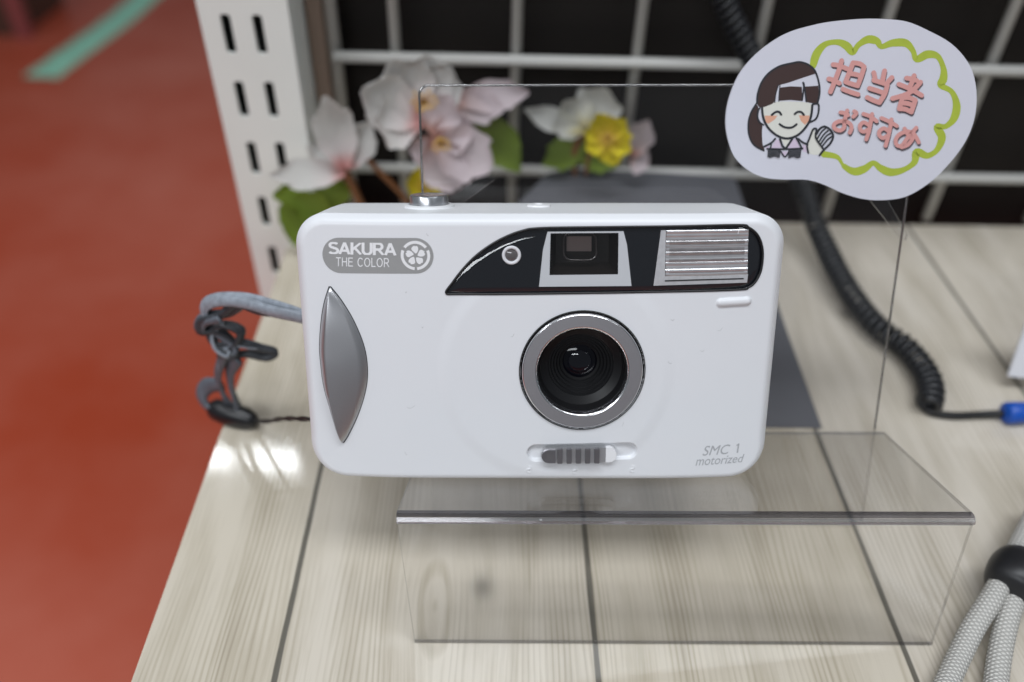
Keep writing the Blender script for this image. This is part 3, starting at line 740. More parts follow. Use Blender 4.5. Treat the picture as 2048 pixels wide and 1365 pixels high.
# ================================================================== CLEAR STAND
st = thing('acrylic_stand', SHP(30, 130, SHELF), 'clear acrylic easel stand holding up the white camera', 'display stand')
def slab(loops, fn, n0, n1, name, parent, face=None):
    v, f = fill2d(loops); k = len(v); me = bpy.data.meshes.new(name)
    vs = [fn(a, b, n1) for a, b in v]+[fn(a, b, n0) for a, b in v]; fs = f+[tuple(i+k for i in q[::-1]) for q in f]; mi = [0]*len(fs)
    for lp in loops:
        b0 = len(vs); n = len(lp); vs += [fn(a, b, n0) for a, b in lp]+[fn(a, b, n1) for a, b in lp]
        for i in range(n): fs.append((b0+i, b0+(i+1) % n, b0+n+(i+1) % n, b0+n+i)); mi.append(1)
    me.from_pydata([W(p) for p in vs], [], fs); me.materials.append(face or M_CLEAR); me.materials.append(M_EDGE)
    me.polygons.foreach_set('material_index', mi); me.update()
    o = bpy.data.objects.new(name, me); COL.objects.link(o); o.parent = parent; o.matrix_parent_inverse = parent.matrix_basis.inverted()
    return o
NBK, NFR = -32.2, 17.6
lp = [(-33.5, -67.5), (101.5, -67.5)]
for cx, cu, a0 in ((101.5-2.6, 60.2, 0), (-33.5+2.6, 60.2, 90)):
    for i in range(7):
        a = math.radians(a0+15*i); lp.append((cx+2.6*math.cos(a), cu+2.6*math.sin(a)))
slab([lp], lambda a, b, n: B(a, b, n), NBK-1.5, NBK, 'backrest', st, M_CLEARB)
mb = MB(); mb.tube([B(101.5, UB+0.6, NBK-0.75)]+[B(a, b, NBK-0.75) for a, b in lp[2:]]+[B(-33.5, UB+0.6, NBK-0.75)], 0.33, 8); mb.build('polished_edge', M_EDGEB, st, True)
lg = [(-34.0, -31.9), (104, -31.9), (104, NFR-0.4), (-36.4, NFR-0.4)]
slab([lg], lambda a, b, n: B(a, UB+n, b), -1.1, -0.02, 'ledge', st)
fa, fb = B(-36.4, UB-2.4, NFR+1.2), B(104, UB-2.4, NFR+1.2)
ba, bb_ = onshelf(829, 1286, SHELF+0.3), onshelf(1864, 1291, SHELF+0.3)
th = np.cross(fb-fa, ba-fa); th = th/np.linalg.norm(th)
if th@CF > 0: th = -th
def legp(a, b, n): return (fa*(1-a)+fb*a)*(1-b)+(ba*(1-a)+bb_*a)*b+th*n
slab([[(0, 0.012), (1, 0.012), (1, 1), (0, 1)]], legp, -1.1, 0, 'front_leg', st)
# the heat bent front fold, two strips coloured as its dark and bright refraction
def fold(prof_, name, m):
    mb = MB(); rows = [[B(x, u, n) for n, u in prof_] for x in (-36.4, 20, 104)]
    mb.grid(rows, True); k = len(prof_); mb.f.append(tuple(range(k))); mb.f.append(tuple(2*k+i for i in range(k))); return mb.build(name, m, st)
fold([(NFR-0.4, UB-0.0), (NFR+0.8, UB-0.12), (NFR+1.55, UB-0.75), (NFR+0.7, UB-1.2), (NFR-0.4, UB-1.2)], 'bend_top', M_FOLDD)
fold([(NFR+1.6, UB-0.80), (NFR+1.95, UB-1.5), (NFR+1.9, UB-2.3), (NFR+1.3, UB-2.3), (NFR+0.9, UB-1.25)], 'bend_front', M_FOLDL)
# clear strips behind the backrest
def strip(px, n, name):
    q = [loc(x, y, n) for x, y in px]; slab([q], lambda a, b, h: B(a, b, h), n-0.8, n, name, st)
strip([(860, 425), (968, 349), (978, 345), (988, 347), (992, 354), (988, 361), (900, 425)], -37, 'clear_strip')
strip([(1728, 385), (1760, 372), (1815, 470), (1812, 481), (1802, 479)], -37, 'clear_strip')

# ================================================================== SPEECH BUBBLE CARD
def z6(x, y): return (1420+x/3.412, 20+y/3.412)
NB = NBK+1.2
def card_pt(a, b, n): return B(*loc(a, b, NB+n), NB+n)
bub = [(1060, 62), (1200, 65), (1340, 82), (1480, 140), (1640, 230), (1750, 350), (1800, 470), (1815, 620), (1790, 780), (1720, 930), (1600, 1080), (1480, 1190), (1330, 1275), (1180, 1298), (1040, 1290), (900, 1250), (780, 1195), (660, 1160), (500, 1158), (370, 1145), (260, 1095), (170, 1010), (125, 900), (105, 780), (115, 660), (150, 540), (210, 420), (310, 305), (440, 205), (560, 145), (700, 105), (800, 85), (930, 70)]
bub = [tuple(p) for p in spline([z6(*p) for p in bub], 4, True)]
M_PAPER = mat('white_card', (0.605, 0.605, 0.675), 0.55, noise=0.02, nscale=150)
card = thing('bubble_card', card_pt(1700, 230, 0), 'white speech bubble card with smiling waving woman and pink lettering', 'sign card')
prism([bub], lambda a, b, n: B(*loc(a, b, NB), NB+n), -0.5, 0.35, 'card', M_PAPER, card)
def flat(loops, n, mb):
    v, f = fill2d(loops); mb.add([B(*loc(a, b, NB), NB+n) for a, b in v], f)
def ribbon(pts, w, n, mb, sm=5, caps=True, taper=None):
    P = spline(pts, sm) if len(pts) > 2 else [np.array(pts[0], float)+(np.array(pts[1], float)-np.array(pts[0], float))*k/4 for k in range(5)]
    L_, R3 = [], []; N = len(P)
    for i, p in enumerate(P):
        t = P[min(i+1, N-1)]-P[max(i-1, 0)]; t = t/(np.linalg.norm(t)+1e-9); q = np.array([-t[1], t[0]])
        ww = w/2*(taper(i/(N-1)) if taper else 1.0)
        L_.append(p+q*ww); R3.append(p-q*ww)
    rows = [[B(*loc(a[0], a[1], NB), NB+n), B(*loc(b[0], b[1], NB), NB+n)] for a, b in zip(L_, R3)]
    mb.grid(rows)
    if caps:
        for e, o in ((P[0], 1), (P[-1], 2)):
            mb.add([B(*loc(e[0]+w/2*math.cos(a), e[1]+w/2*math.sin(a), NB), NB+n+0.0012*o) for a in [2*math.pi*k/14 for k in range(14)]], [tuple(range(14))])
# lime cloud outline
cl = [(700, 380), (725, 300), (785, 235), (870, 222), (930, 248), (970, 290), (1010, 240), (1075, 203), (1135, 215), (1165, 252), (1240, 228), (1330, 228), (1380, 280), (1405, 338), (1480, 305), (1550, 320), (1588, 400), (1588, 470), (1572, 515), (1645, 560), (1678, 650), (1660, 740), (1605, 795), (1545, 800), (1578, 870), (1545, 955), (1480, 995), (1408, 972), (1390, 1040), (1320, 1090), (1230, 1108), (1160, 1080), (1110, 1045), (1050, 1085), (980, 1103), (910, 1065), (865, 1005), (775, 985)]
mb = MB(); ribbon([z6(*p) for p in cl], 13.5, 0.38, mb, 6, True, lambda t: 1.0+0.22*math.sin(t*71)+(-0.3 if t > 0.95 else 0))
mb.build('cloud_outline', mat('lime_marker', (0.37, 0.45, 0.045), 0.6, noise=0.12, nscale=400), card)
# lettering
def t1(x, y): return (1640+x/9.309, 110+y/9.309)
def t2(x, y): return (1640+x/9.309, 200+y/9.309)
ST = []
for s in ([(230, 185), (330, 200), (490, 262)], [(388, 110), (340, 280), (265, 480), (180, 690)], [(150, 450), (240, 475), (345, 530)],
          [(600, 150), (530, 330), (462, 505)], [(600, 150), (720, 168), (805, 225)], [(805, 225), (760, 380), (685, 575)], [(540, 350), (640, 365), (740, 395)], [(462, 505), (560, 540), (685, 578)], [(412, 640), (540, 690), (690, 738)],
          [(985, 335), (1005, 430)], [(1185, 300), (1145, 490)], [(1320, 425), (1250, 500)], [(985, 475), (1100, 510), (1235, 555)], [(1235, 555), (1190, 720), (1088, 890)], [(905, 625), (1020, 660), (1150, 705)], [(862, 795), (980, 850), (1088, 890)],
          [(1592, 435), (1680, 450), (1780, 480)], [(1735, 390), (1690, 520), (1640, 620)], [(1450, 550), (1600, 610), (1740, 680), (1870, 755)], [(1850, 510), (1750, 620), (1600, 730), (1330, 815)],
          [(1500, 850), (1455, 1005)], [(1530, 800), (1640, 800), (1755, 845)], [(1755, 845), (1680, 1065)], [(1510, 900), (1600, 905), (1700, 935)], [(1455, 1005), (1560, 1010), (1680, 1065)]):
    ST.append(([t1(*p) for p in s], 9.6))
for s in ([(365, 235), (430, 245), (505, 285)], [(490, 200), (460, 310), (435, 420), (430, 520), (350, 570), (255, 530), (250, 450), (340, 400), (460, 400), (545, 450), (570, 530), (535, 610)], [(620, 215), (660, 245), (600, 315)],
          [(790, 262), (920, 310), (1035, 398)], [(950, 265), (925, 420), (890, 590), (842, 735)], [(890, 470), (800, 420), (730, 470), (735, 560), (800, 590), (880, 550)],
          [(1125, 340), (1260, 400), (1410, 485)], [(1310, 365), (1285, 520), (1245, 700), (1200, 855)], [(1250, 580), (1170, 530), (1090, 580), (1085, 660), (1150, 710), (1230, 670)],
          [(1555, 535), (1600, 620), (1640, 690)], [(1770, 520), (1700, 600), (1600, 720), (1500, 850), (1410, 840), (1390, 740), (1460, 640), (1600, 590), (1700, 620), (1700, 720), (1620, 830), (1500, 880)], [(1720, 620), (1770, 700), (1815, 790)]):
    ST.append(([t2(*p) for p in s], 8.0))
mb = MB()
for i, (s, w) in enumerate(ST): ribbon([(a+1.6, b+4.2) for a, b in s], w*0.92, 0.38+0.004*i, mb)
mb.build('lettering_shadow', mat('dark_print', (0.115, 0.095, 0.11), 0.6), card)
mb = MB()
for i, (s, w) in enumerate(ST): ribbon(s, w, 0.56+0.004*i, mb)
mb.build('lettering', mat('pink_print', (0.62, 0.30, 0.28), 0.6, noise=0.06, nscale=500), card)
# drawn woman
def z3(x, y): return (1480+x/6.205, 110+y/6.205)
M_HAIR = mat('brown_ink', (0.042, 0.020, 0.018), 0.6); M_INK = mat('black_ink', (0.016, 0.018, 0.024), 0.6)
M_SKIN = mat('cream_ink', (0.66, 0.655, 0.60), 0.6); M_CHEEK = mat('peach_ink', (0.68, 0.36, 0.25), 0.6); M_LILAC = mat('lilac_ink', (0.60, 0.50, 0.62), 0.6)
mb = MB(); flat([[tuple(p) for p in spline([z3(*p) for p in [(195, 620), (130, 720), (100, 850), (110, 1000), (170, 1120), (270, 1185), (300, 1180), (275, 1100), (268, 960), (270, 870), (225, 780), (230, 680)]], 4, True)]], 0.37, mb)
flat([[tuple(p) for p in spline([z3(*p) for p in [(205, 600), (215, 480), (265, 340), (350, 230), (460, 155), (545, 125), (640, 105), (730, 92), (830, 120), (905, 180), (945, 250), (925, 238), (760, 290), (600, 345), (500, 372), (470, 390), (440, 480), (415, 590), (330, 635), (250, 655)]], 4, True)]], 0.39, mb)
flat([[z3(*p) for p in [(490, 408), (620, 392), (760, 398), (770, 575), (620, 560), (475, 572)]]], 0.41, mb)
flat([[z3(*p) for p in [(800, 395), (965, 385), (975, 500), (955, 600), (890, 600), (815, 585)]]], 0.41, mb)
mb.build('hair', M_HAIR, card)
mb = MB(); flat([[tuple(p) for p in spline([z3(*p) for p in [(262, 660), (420, 590), (600, 580), (800, 590), (885, 620), (880, 720), (850, 830), (770, 940), (680, 1010), (570, 1035), (460, 1000), (360, 920), (300, 820), (275, 730)]], 4, True)]], 0.375, mb)
flat([[tuple(p) for p in spline([z3(*p) for p in [(880, 915), (930, 960), (1000, 1100), (1010, 1180), (960, 1240), (850, 1220), (835, 1120), (860, 1010)]], 4, True)]], 0.375, mb)
flat([[z3(*p) for p in [(505, 1045), (620, 1045), (560, 1150)]]], 0.375, mb)
mb.build('face', M_SKIN, card)
mb = MB(); flat([[z3(*p) for p in [(300, 755), (460, 755), (430, 800), (350, 855), (315, 840)]]], 0.40, mb); flat([[z3(*p) for p in [(725, 750), (858, 755), (845, 820), (800, 870), (750, 820)]]], 0.40, mb)
mb.build('cheek_colour', M_CHEEK, card)
mb = MB()
for q in ([(440, 1050), (490, 1060), (510, 1155), (380, 1160)], [(640, 1050), (690, 1045), (740, 1160), (580, 1165)], [(300, 1150), (360, 1120), (340, 1180)], [(510, 1200), (590, 1200), (550, 1255)], [(770, 1110), (820, 1130), (820, 1210), (775, 1200)]):
    flat([[z3(*p) for p in q]], 0.38, mb)
mb.build('collar', M_LILAC, card)
mb = MB(); INK = [([(205, 600), (215, 480), (265, 340), (350, 230), (460, 155), (545, 125), (640, 105), (730, 90), (830, 118), (910, 180), (955, 280), (980, 400), (978, 500), (955, 600)], 18),
    ([(195, 610), (130, 720), (98, 850), (108, 1000), (170, 1120), (290, 1190)], 16), ([(470, 375), (440, 480), (425, 590)], 9), ([(490, 375), (480, 480), (475, 575)], 9), ([(775, 345), (785, 400), (765, 560)], 16), ([(785, 350), (800, 450), (815, 580)], 14),
    ([(268, 660), (275, 740), (300, 830), (360, 925), (460, 1005), (570, 1038), (680, 1012), (770, 945), (850, 835), (880, 730), (890, 625)], 22),
    ([(240, 660), (212, 720), (225, 820), (285, 870)], 15), ([(900, 612), (965, 615), (965, 720), (930, 800), (850, 840)], 18),
    ([(388, 745), (440, 708), (480, 710), (505, 742)], 20), ([(672, 735), (710, 708), (755, 712), (785, 745)], 20), ([(485, 860), (540, 895), (600, 905), (650, 895), (695, 862)], 20),
    ([(430, 1040), (385, 1090), (290, 1140)], 18), ([(490, 1045), (520, 1130), (560, 1165)], 20), ([(640, 1045), (590, 1120), (560, 1165)], 20), ([(695, 1035), (740, 1120), (760, 1165)], 18), ([(715, 1040), (770, 1085), (830, 1110)], 18), ([(385, 1085), (370, 1165)], 14),
    ([(330, 1165), (550, 1170), (770, 1160)], 16), ([(840, 1215), (825, 1120), (860, 1020), (900, 925), (940, 920), (930, 980)], 18), ([(930, 1000), (980, 920), (1040, 890), (1110, 930), (1148, 1010), (1110, 1100), (1030, 1180), (980, 1245)], 20), ([(930, 1020), (960, 1080), (1020, 1160)], 18),
    ([(945, 1050), (1000, 960), (1050, 915)], 15), ([(965, 1090), (1030, 990), (1085, 940)], 15), ([(990, 1110), (1060, 1010), (1115, 975)], 15), ([(1015, 1130), (1080, 1050), (1135, 1010)], 15), ([(500, 1200), (550, 1265), (600, 1200)], 14)]
for k in range(9): INK.append(([(345+18*k, 1175), (340+17*k, 1265+8*math.sin(k))], 11)); INK.append(([(600+18*k, 1175), (598+17*k, 1270+8*math.cos(k))], 11))
for i, (s, w) in enumerate(INK): ribbon([z3(*p) for p in s], w*1.3/6.205, 0.43+0.005*i, mb)
mb.build('ink_lines', M_INK, card)

# ================================================================== WRIST STRAP
M_RIB = mat('blue_grey_ribbon', (0.27, 0.30, 0.345), 0.42, noise=0.5, nscale=500, bump=0.6, bscale=1200)
M_RIBD = mat('charcoal_ribbon', (0.040, 0.045, 0.053), 0.45, noise=0.6, nscale=400, bump=0.6, bscale=1200)
M_RIBG = mat('grey_ribbon', (0.115, 0.13, 0.155), 0.5, noise=0.4, nscale=450, bump=0.6, bscale=1200)
sp_ = thing('wrist_strap', onshelf(460, 845, SHELF), 'twisted grey ribbon wrist strap with black toggle left of the white camera', 'wrist strap')
def depth_pt(px, py, t): d = ray(px, py); return d*t
def path(P, n=8): return spline([depth_pt(*p) for p in P], n)
def strands(P, k, R, r, turns, name, m, flat=0.7, ph0=0.0, tw=0.8):
    """k cords wound loosely round one path"""
    p = path(P, 12); N = len(p); mb = MB()
    for q in range(k):
        pts = []
        for i, c in enumerate(p):
            a = 2*math.pi*(q/k+turns*i/N)+ph0; e = 0.55+0.45*math.sin(5.0*i/N+2.1*q)
            pts.append(c+R*e*(math.cos(a)*CR+math.sin(a)*(0.8*CU+0.6*CF)))
        mb.tube(pts, r*(0.85+0.3*random.random()), 8, flat, tw)
    return mb.build(name, m, sp_, True)
A1 = [(640, 645, 227), (590, 632, 229), (540, 620, 233), (490, 606, 237), (440, 602, 242), (412, 612, 247), (412, 636, 250), (436, 648, 251)]
strands(A1, 3, 2.0, 1.9, 0.7, 'ribbon', M_RIB, 0.35)
strands([(600, 638, 230), (550, 630, 234), (500, 612, 239), (450, 604, 243), (416, 620, 248), (412, 650, 251)], 1, 1.2, 1.2, 1.5, 'ribbon', M_RIBD, 0.4, 1.0)
A2 = [(478, 610, 242), (446, 630, 246), (408, 640, 250), (404, 662, 253), (436, 664, 254), (470, 690, 256), (466, 708, 257), (434, 690, 256), (422, 662, 254), (448, 648, 252), (482, 664, 253), (470, 692, 256), (440, 712, 259)]
strands(A2, 2, 1.6, 1.5, 0.8, 'ribbon_knot', M_RIBD, 0.6); strands(A2[1:8], 2, 2.0, 1.3, 0.7, 'ribbon_knot', M_RIBG, 0.6, 1.2)
strands(A2[2:], 1, 2.0, 0.9, 1.2, 'ribbon_knot', M_RIB, 0.6, 0.8)
A3 = [(440, 690, 256), (478, 686, 256), (518, 698, 258), (550, 706, 260), (532, 716, 261), (492, 708, 260), (456, 716, 260)]
strands(A3, 2, 1.0, 1.4, 0.6, 'ribbon_end', M_RIBD, 0.6); strands(A3[:4], 1, 1.5, 0.6, 1.0, 'ribbon_end', M_RIB, 0.5, 2.0)
A4 = [(462, 692, 256), (446, 720, 262), (436, 748, 268), (440, 775, 275), (456, 808, 280)]
strands(A4, 2, 1.4, 1.5, 0.5, 'ribbon_tail', M_RIBG, 0.4); strands(A4[:3], 2, 1.8, 0.8, 0.8, 'ribbon_tail', M_RIB, 0.4, 0.5)
strands([(470, 716, 260), (456, 742, 267), (462, 778, 274), (478, 818, 280)], 1, 0.6, 2.9, 0.3, 'ribbon_tail', M_RIBG, 0.35)
strands([(440, 770, 274), (415, 772, 277), (402, 790, 280), (412, 812, 282), (438, 828, 282)], 1, 0.4, 2.6, 0.3, 'ribbon_tail', M_RIBG, 0.4)
mb = MB(); mb.tube([depth_pt(*p) for p in [(418, 815, 283), (430, 819, 283), (450, 826, 282), (474, 833, 281), (494, 838, 280), (506, 841, 279), (514, 842, 278)]], [2.4, 4.2, 4.7, 4.7, 4.2, 3.0, 1.2], 16, 0.85)
mb.build('toggle', mat('toggle_black', (0.012, 0.012, 0.014), 0.3), sp_, True)
mb = MB()
p1 = path([(505, 840, 279), (535, 843, 266), (565, 838, 252), (600, 838, 238), (632, 840, 229)], 12)
for ph in (0, math.pi):
    mb.tube([p+0.35*np.array([0, math.cos(k*0.35+ph), math.sin(k*0.35+ph)]) for k, p in enumerate(p1)], 0.5, 6)
mb.build('cord', M_BLACK, sp_, True)

# ================================================================== COILED CABLE
cb = thing('coiled_cable', onshelf(1870, 820, SHELF), 'black coiled cable with blue plug lying right of the clear stand', 'cable')
ctr = [onwall(1420, -60, 326), onwall(1465, 40, 326), onwall(1510, 130, 325), onwall(1560, 260, 322), onwall(1606, 375, 318),
       onshelf(1640, 470, SHELF+14), onshelf(1690, 570, SHELF+9), onshelf(1750, 650, SHELF+6.5), onshelf(1810, 695, SHELF+6), onshelf(1850, 745, SHELF+5.8), onshelf(1862, 785, SHELF+5.5), onshelf(1856, 812, SHELF+5.0)]
cp = spline(ctr, 60); cp = [np.array(p) for p in cp]
arc = [0.0]
for i in range(1, len(cp)): arc.append(arc[-1]+np.linalg.norm(cp[i]-cp[i-1]))
tot = arc[-1]; pitch = 3.4; cr_ = 3.7; npt = int(tot/pitch*12); hel = []
cpa = np.array(cp); arc = np.array(arc)
ca = None
for i in range(npt+1):
    s = tot*i/npt; p = np.array([np.interp(s, arc, cpa[:, k]) for k in range(3)]); p2 = np.array([np.interp(min(s+2, tot), arc, cpa[:, k]) for k in range(3)]); p1_ = np.array([np.interp(max(s-2, 0), arc, cpa[:, k]) for k in range(3)])
    t = (p2-p1_)/np.linalg.norm(p2-p1_)
    if ca is None: ca = np.array([1., 0, 0])
    ca = ca-(ca@t)*t; ca = ca/np.linalg.norm(ca); cbn = np.cross(t, ca); a = 2*math.pi*s/pitch
    hel.append(p+cr_*(math.cos(a)*ca+math.sin(a)*cbn))
mb = MB(); mb.tube(hel, 1.3, 6); mb.build('coil', mat('cable_black', (0.016, 0.017, 0.02), 0.33), cb, True)
mb = MB(); mb.tube(spline([onshelf(1848, 800, SHELF+4), onshelf(1846, 812, SHELF+2), onshelf(1865, 826, SHELF+1.5), onshelf(1910, 832, SHELF+1.5), onshelf(1960, 830, SHELF+1.6), onshelf(2016, 827, SHELF+3)], 8), 1.4, 10); mb.build('lead', M_BLACK, cb, True)
pa, pb = onshelf(2010, 827, SHELF+4), onshelf(2075, 824, SHELF+4)
mb = MB(); mb.tube([pa+(pb-pa)*t for t in (0, 0.04, 0.3, 0.6, 1)], [3.2, 3.9, 4.0, 3.8, 4.0], 16); mb.build('plug', mat('blue_plug', (0.004, 0.075, 0.42), 0.4), cb, True)

# ================================================================== CORD STRAP lower right
def braid_mat():
    m, nt, b = node_mat('pale_braid'); L = nt.links.new
    uv = nt.nodes.new('ShaderNodeUVMap')
    ch = nt.nodes.new('ShaderNodeTexWave'); ch.wave_type = 'BANDS'; ch.bands_direction = 'DIAGONAL'; ch.inputs['Scale'].default_value = 1.0; ch.inputs['Distortion'].default_value = 0.3
    mp = nt.nodes.new('ShaderNodeMapping'); mp.inputs['Scale'].default_value = (5.0265, 3.1416, 1); L(uv.outputs[0], mp.inputs[0]); L(mp.outputs[0], ch.inputs['Vector'])
    ch2 = nt.nodes.new('ShaderNodeTexWave'); ch2.wave_type = 'BANDS'; ch2.bands_direction = 'DIAGONAL'; ch2.inputs['Scale'].default_value = 1.0
    mp2 = nt.nodes.new('ShaderNodeMapping'); mp2.inputs['Scale'].default_value = (-5.0265, 3.1416, 1); L(uv.outputs[0], mp2.inputs[0]); L(mp2.outputs[0], ch2.inputs['Vector'])
    mu = nt.nodes.new('ShaderNodeMath'); mu.operation = 'MULTIPLY'; L(ch.outputs['Fac'], mu.inputs[0]); L(ch2.outputs['Fac'], mu.inputs[1])
    r = nt.nodes.new('ShaderNodeValToRGB'); r.color_ramp.elements[0].color = (0.34, 0.33, 0.31, 1); r.color_ramp.elements[1].color = (0.78, 0.76, 0.72, 1); r.color_ramp.elements[1].position = 0.5
    L(mu.outputs[0], r.inputs[0]); L(r.outputs[0], b.inputs['Base Color']); b.inputs['Roughness'].default_value = 0.7
    bp = nt.nodes.new('ShaderNodeBump'); bp.inputs['Distance'].default_value = 0.0006; bp.inputs['Strength'].default_value = 0.7; L(mu.outputs[0], bp.inputs['Height']); L(bp.outputs[0], b.inputs['Normal'])
    return m
M_BRAID = braid_mat()
def uv_tube(p, r, name, m, parent, n=20, period=6.0):
    mb = MB(); mb.tube(p, r, n, cap=False); o = mb.build(name, m, parent, True)
    me = o.data; uvl = me.uv_layers.new(name='UVMap'); N = len(p); d = 0; ds = [0]
    for i in range(1, N): d += np.linalg.norm(np.array(p[i])-np.array(p[i-1])); ds.append(d)
    for poly_ in me.polygons:
        vi = list(poly_.vertices); ks = [v % n for v in vi]; wrap = max(ks)-min(ks) > n/2
        for li, v in zip(poly_.loop_indices, vi):
            k = v % n; i = v//n
            if wrap and k == 0: k = n
            uvl.data[li].uv = (k/n, ds[i]/period)
    return o
pc = thing('cord_strap', onshelf(2010, 1200, SHELF), 'pale braided cord strap with round black stopper at lower right', 'cord strap')
R1 = 3.0
uv_tube(spline([onshelf(1870, 1420, SHELF+R1+1), onshelf(1915, 1320, SHELF+R1+2), onshelf(1950, 1250, SHELF+R1+5), onshelf(1988, 1190, SHELF+R1+8), onshelf(2030, 1110, SHELF+R1+9), onshelf(2080, 1010, SHELF+R1+6)], 14), R1, 'cord', M_BRAID, pc)
uv_tube(spline([onshelf(1988, 1440, SHELF+R1+1), onshelf(1992, 1365, SHELF+R1+1), onshelf(2003, 1290, SHELF+R1+3), onshelf(2022, 1215, SHELF+R1+6), onshelf(2055, 1130, SHELF+R1+8), onshelf(2105, 1040, SHELF+R1+6)], 14), R1, 'cord', M_BRAID, pc)
ba_ = onshelf(2032, 1152, SHELF+12)
ax = onshelf(2050, 1110, SHELF+12)-ba_; ax = ax/np.linalg.norm(ax)
mb = MB(); mb.tube([ba_+ax*t for t in (-7.2, -7.0, -5.5, -3, 0, 3, 5.5, 7.0, 7.2)], [2, 5.2, 6.7, 7.4, 7.6, 7.4, 6.7, 5.2, 2], 28, 1.0)
mb.build('stopper', mat('stopper_black', (0.014, 0.014, 0.016), 0.42), pc, True)

# ================================================================== small card at the right edge
pcard = thing('price_card', onshelf(2030, 760, SHELF), 'white price card corner at the right edge above the blue plug', 'price card')
e0 = onshelf(2015, 752, SHELF+6); ex = np.array([0.985, -0.12, 0.0]); ey = np.array([0.04, 0.30, 0.95])
mb = MB(); en = np.cross(ex, ey)
mb.box((0, 0, -0.5), (60, 42, 0.5), lambda a, b, c: e0+a*ex+b*ey+c*en); mb.build('card', mat('white_paper', (0.74, 0.74, 0.78), 0.5), pcard)
mb = MB(); mb.box((7.5, 6, 0.55), (52, 34, 0.65), lambda a, b, c: e0+a*ex+b*ey+c*en); mb.box((7.5, 6, -0.65), (52, 34, -0.55), lambda a, b, c: e0+a*ex+b*ey+c*en)
mb.build('picture', mat('brown_print', (0.16, 0.085, 0.06), 0.5), pcard)

# ================================================================== ARTIFICIAL FLOWERS
def petal_mat(name, base, tip, mid=None):
    m, nt, b = node_mat(name); L = nt.links.new
    uv = nt.nodes.new('ShaderNodeUVMap'); sp = nt.nodes.new('ShaderNodeSeparateXYZ'); L(uv.outputs[0], sp.inputs[0])
    r = nt.nodes.new('ShaderNodeValToRGB'); e = r.color_ramp.elements; e[0].position = 0.05; e[0].color = (*base, 1); e[1].position = 0.5; e[1].color = (*tip, 1)
    if mid: k = e.new(0.22); k.color = (*mid, 1)
    L(sp.outputs[1], r.inputs[0]); L(r.outputs[0], b.inputs['Base Color']); b.inputs['Roughness'].default_value = 0.65
    tl = nt.nodes.new('ShaderNodeBsdfTranslucent'); L(r.outputs[0], tl.inputs[0]); mx = nt.nodes.new('ShaderNodeMixShader'); mx.inputs[0].default_value = 0.3
    out = nt.nodes['Material Output']; L(b.outputs[0], mx.inputs[1]); L(tl.outputs[0], mx.inputs[2]); L(mx.outputs[0], out.inputs[0])
    w = nt.nodes.new('ShaderNodeTexWave'); w.inputs['Scale'].default_value = 9; w.inputs['Distortion'].default_value = 1.5; mp = nt.nodes.new('ShaderNodeMapping'); mp.inputs['Scale'].default_value = (1.5, 0.2, 1); L(uv.outputs[0], mp.inputs[0]); L(mp.outputs[0], w.inputs['Vector'])
    bp = nt.nodes.new('ShaderNodeBump'); bp.inputs['Strength'].default_value = 0.35; bp.inputs['Distance'].default_value = 0.001; L(w.outputs['Fac'], bp.inputs['Height']); L(bp.outputs[0], b.inputs['Normal'])
    return m
M_PETW = petal_mat('blossom_white', (0.68, 0.34, 0.32), (0.76, 0.75, 0.73), (0.75, 0.68, 0.67))
M_PETP = petal_mat('blossom_pink', (0.62, 0.34, 0.28), (0.74, 0.64, 0.67), (0.74, 0.60, 0.60))
M_PETC = petal_mat('blossom_cream', (0.62, 0.55, 0.30), (0.70, 0.70, 0.67), (0.70, 0.69, 0.58))
M_YEL = petal_mat('yellow_petal', (0.82, 0.58, 0.06), (0.86, 0.73, 0.025))
M_LEAF = petal_mat('leaf_green', (0.24, 0.31, 0.04), (0.20, 0.29, 0.03))
M_STEM = mat('brown_stem', (0.26, 0.105, 0.04), 0.6); M_STAM = mat('yellow_stamen', (0.72, 0.45, 0.08), 0.6)
def petals(items, name, m, parent):
    """items: (root px, root ys, tip px, tip ys, width mm, cup mm, notch)"""
    allv, allf, uvs = [], [], []
    for (r, ry, t, ty, w, cup, notch) in items:
        a = onwall(*r, ry); b = onwall(*t, ty); d = b-a; Ln = np.linalg.norm(d); d = d/Ln
        vw = (a+b)/2; vw = vw/np.linalg.norm(vw); s = np.cross(d, vw); s = s/np.linalg.norm(s); n = np.cross(s, d)
        if n@vw > 0: n = -n
        k0 = len(allv); nr, nc_ = 12, 9; ph = random.random()*6
        for i in range(nr+1):
            v = i/nr
            wid = w/2*(math.sin(math.pi*min(1, v*0.86+0.05))**0.85)*(1+0.06*math.sin(17*v+ph))
            if v > 0.93: wid *= 0.80
            for j in range(nc_):
                u = 2*j/(nc_-1)-1
                ln_ = v*Ln-(notch*Ln*0.10*(1-abs(u)) if v > 0.9 else 0)-(0.10*Ln*u*u if v > 0.8 else 0)
                h = cup*(u*u*0.5-math.sin(math.pi*v)*0.5)+0.5*math.sin(6*v+ph+2*u)
                allv.append(a+d*ln_+s*wid*u+n*h); uvs.append(((u+1)/2, v))
        for i in range(nr):
            for j in range(nc_-1): q = k0+i*nc_+j; allf.append((q, q+1, q+nc_+1, q+nc_))
    me = bpy.data.meshes.new(name); me.from_pydata([W(v) for v in allv], [], allf); me.update()
    ul = me.uv_layers.new(name='UVMap')
    for p in me.polygons:
        for li, v in zip(p.loop_indices, p.vertices): ul.data[li].uv = uvs[v]
    return link(name, me, m, parent, True)
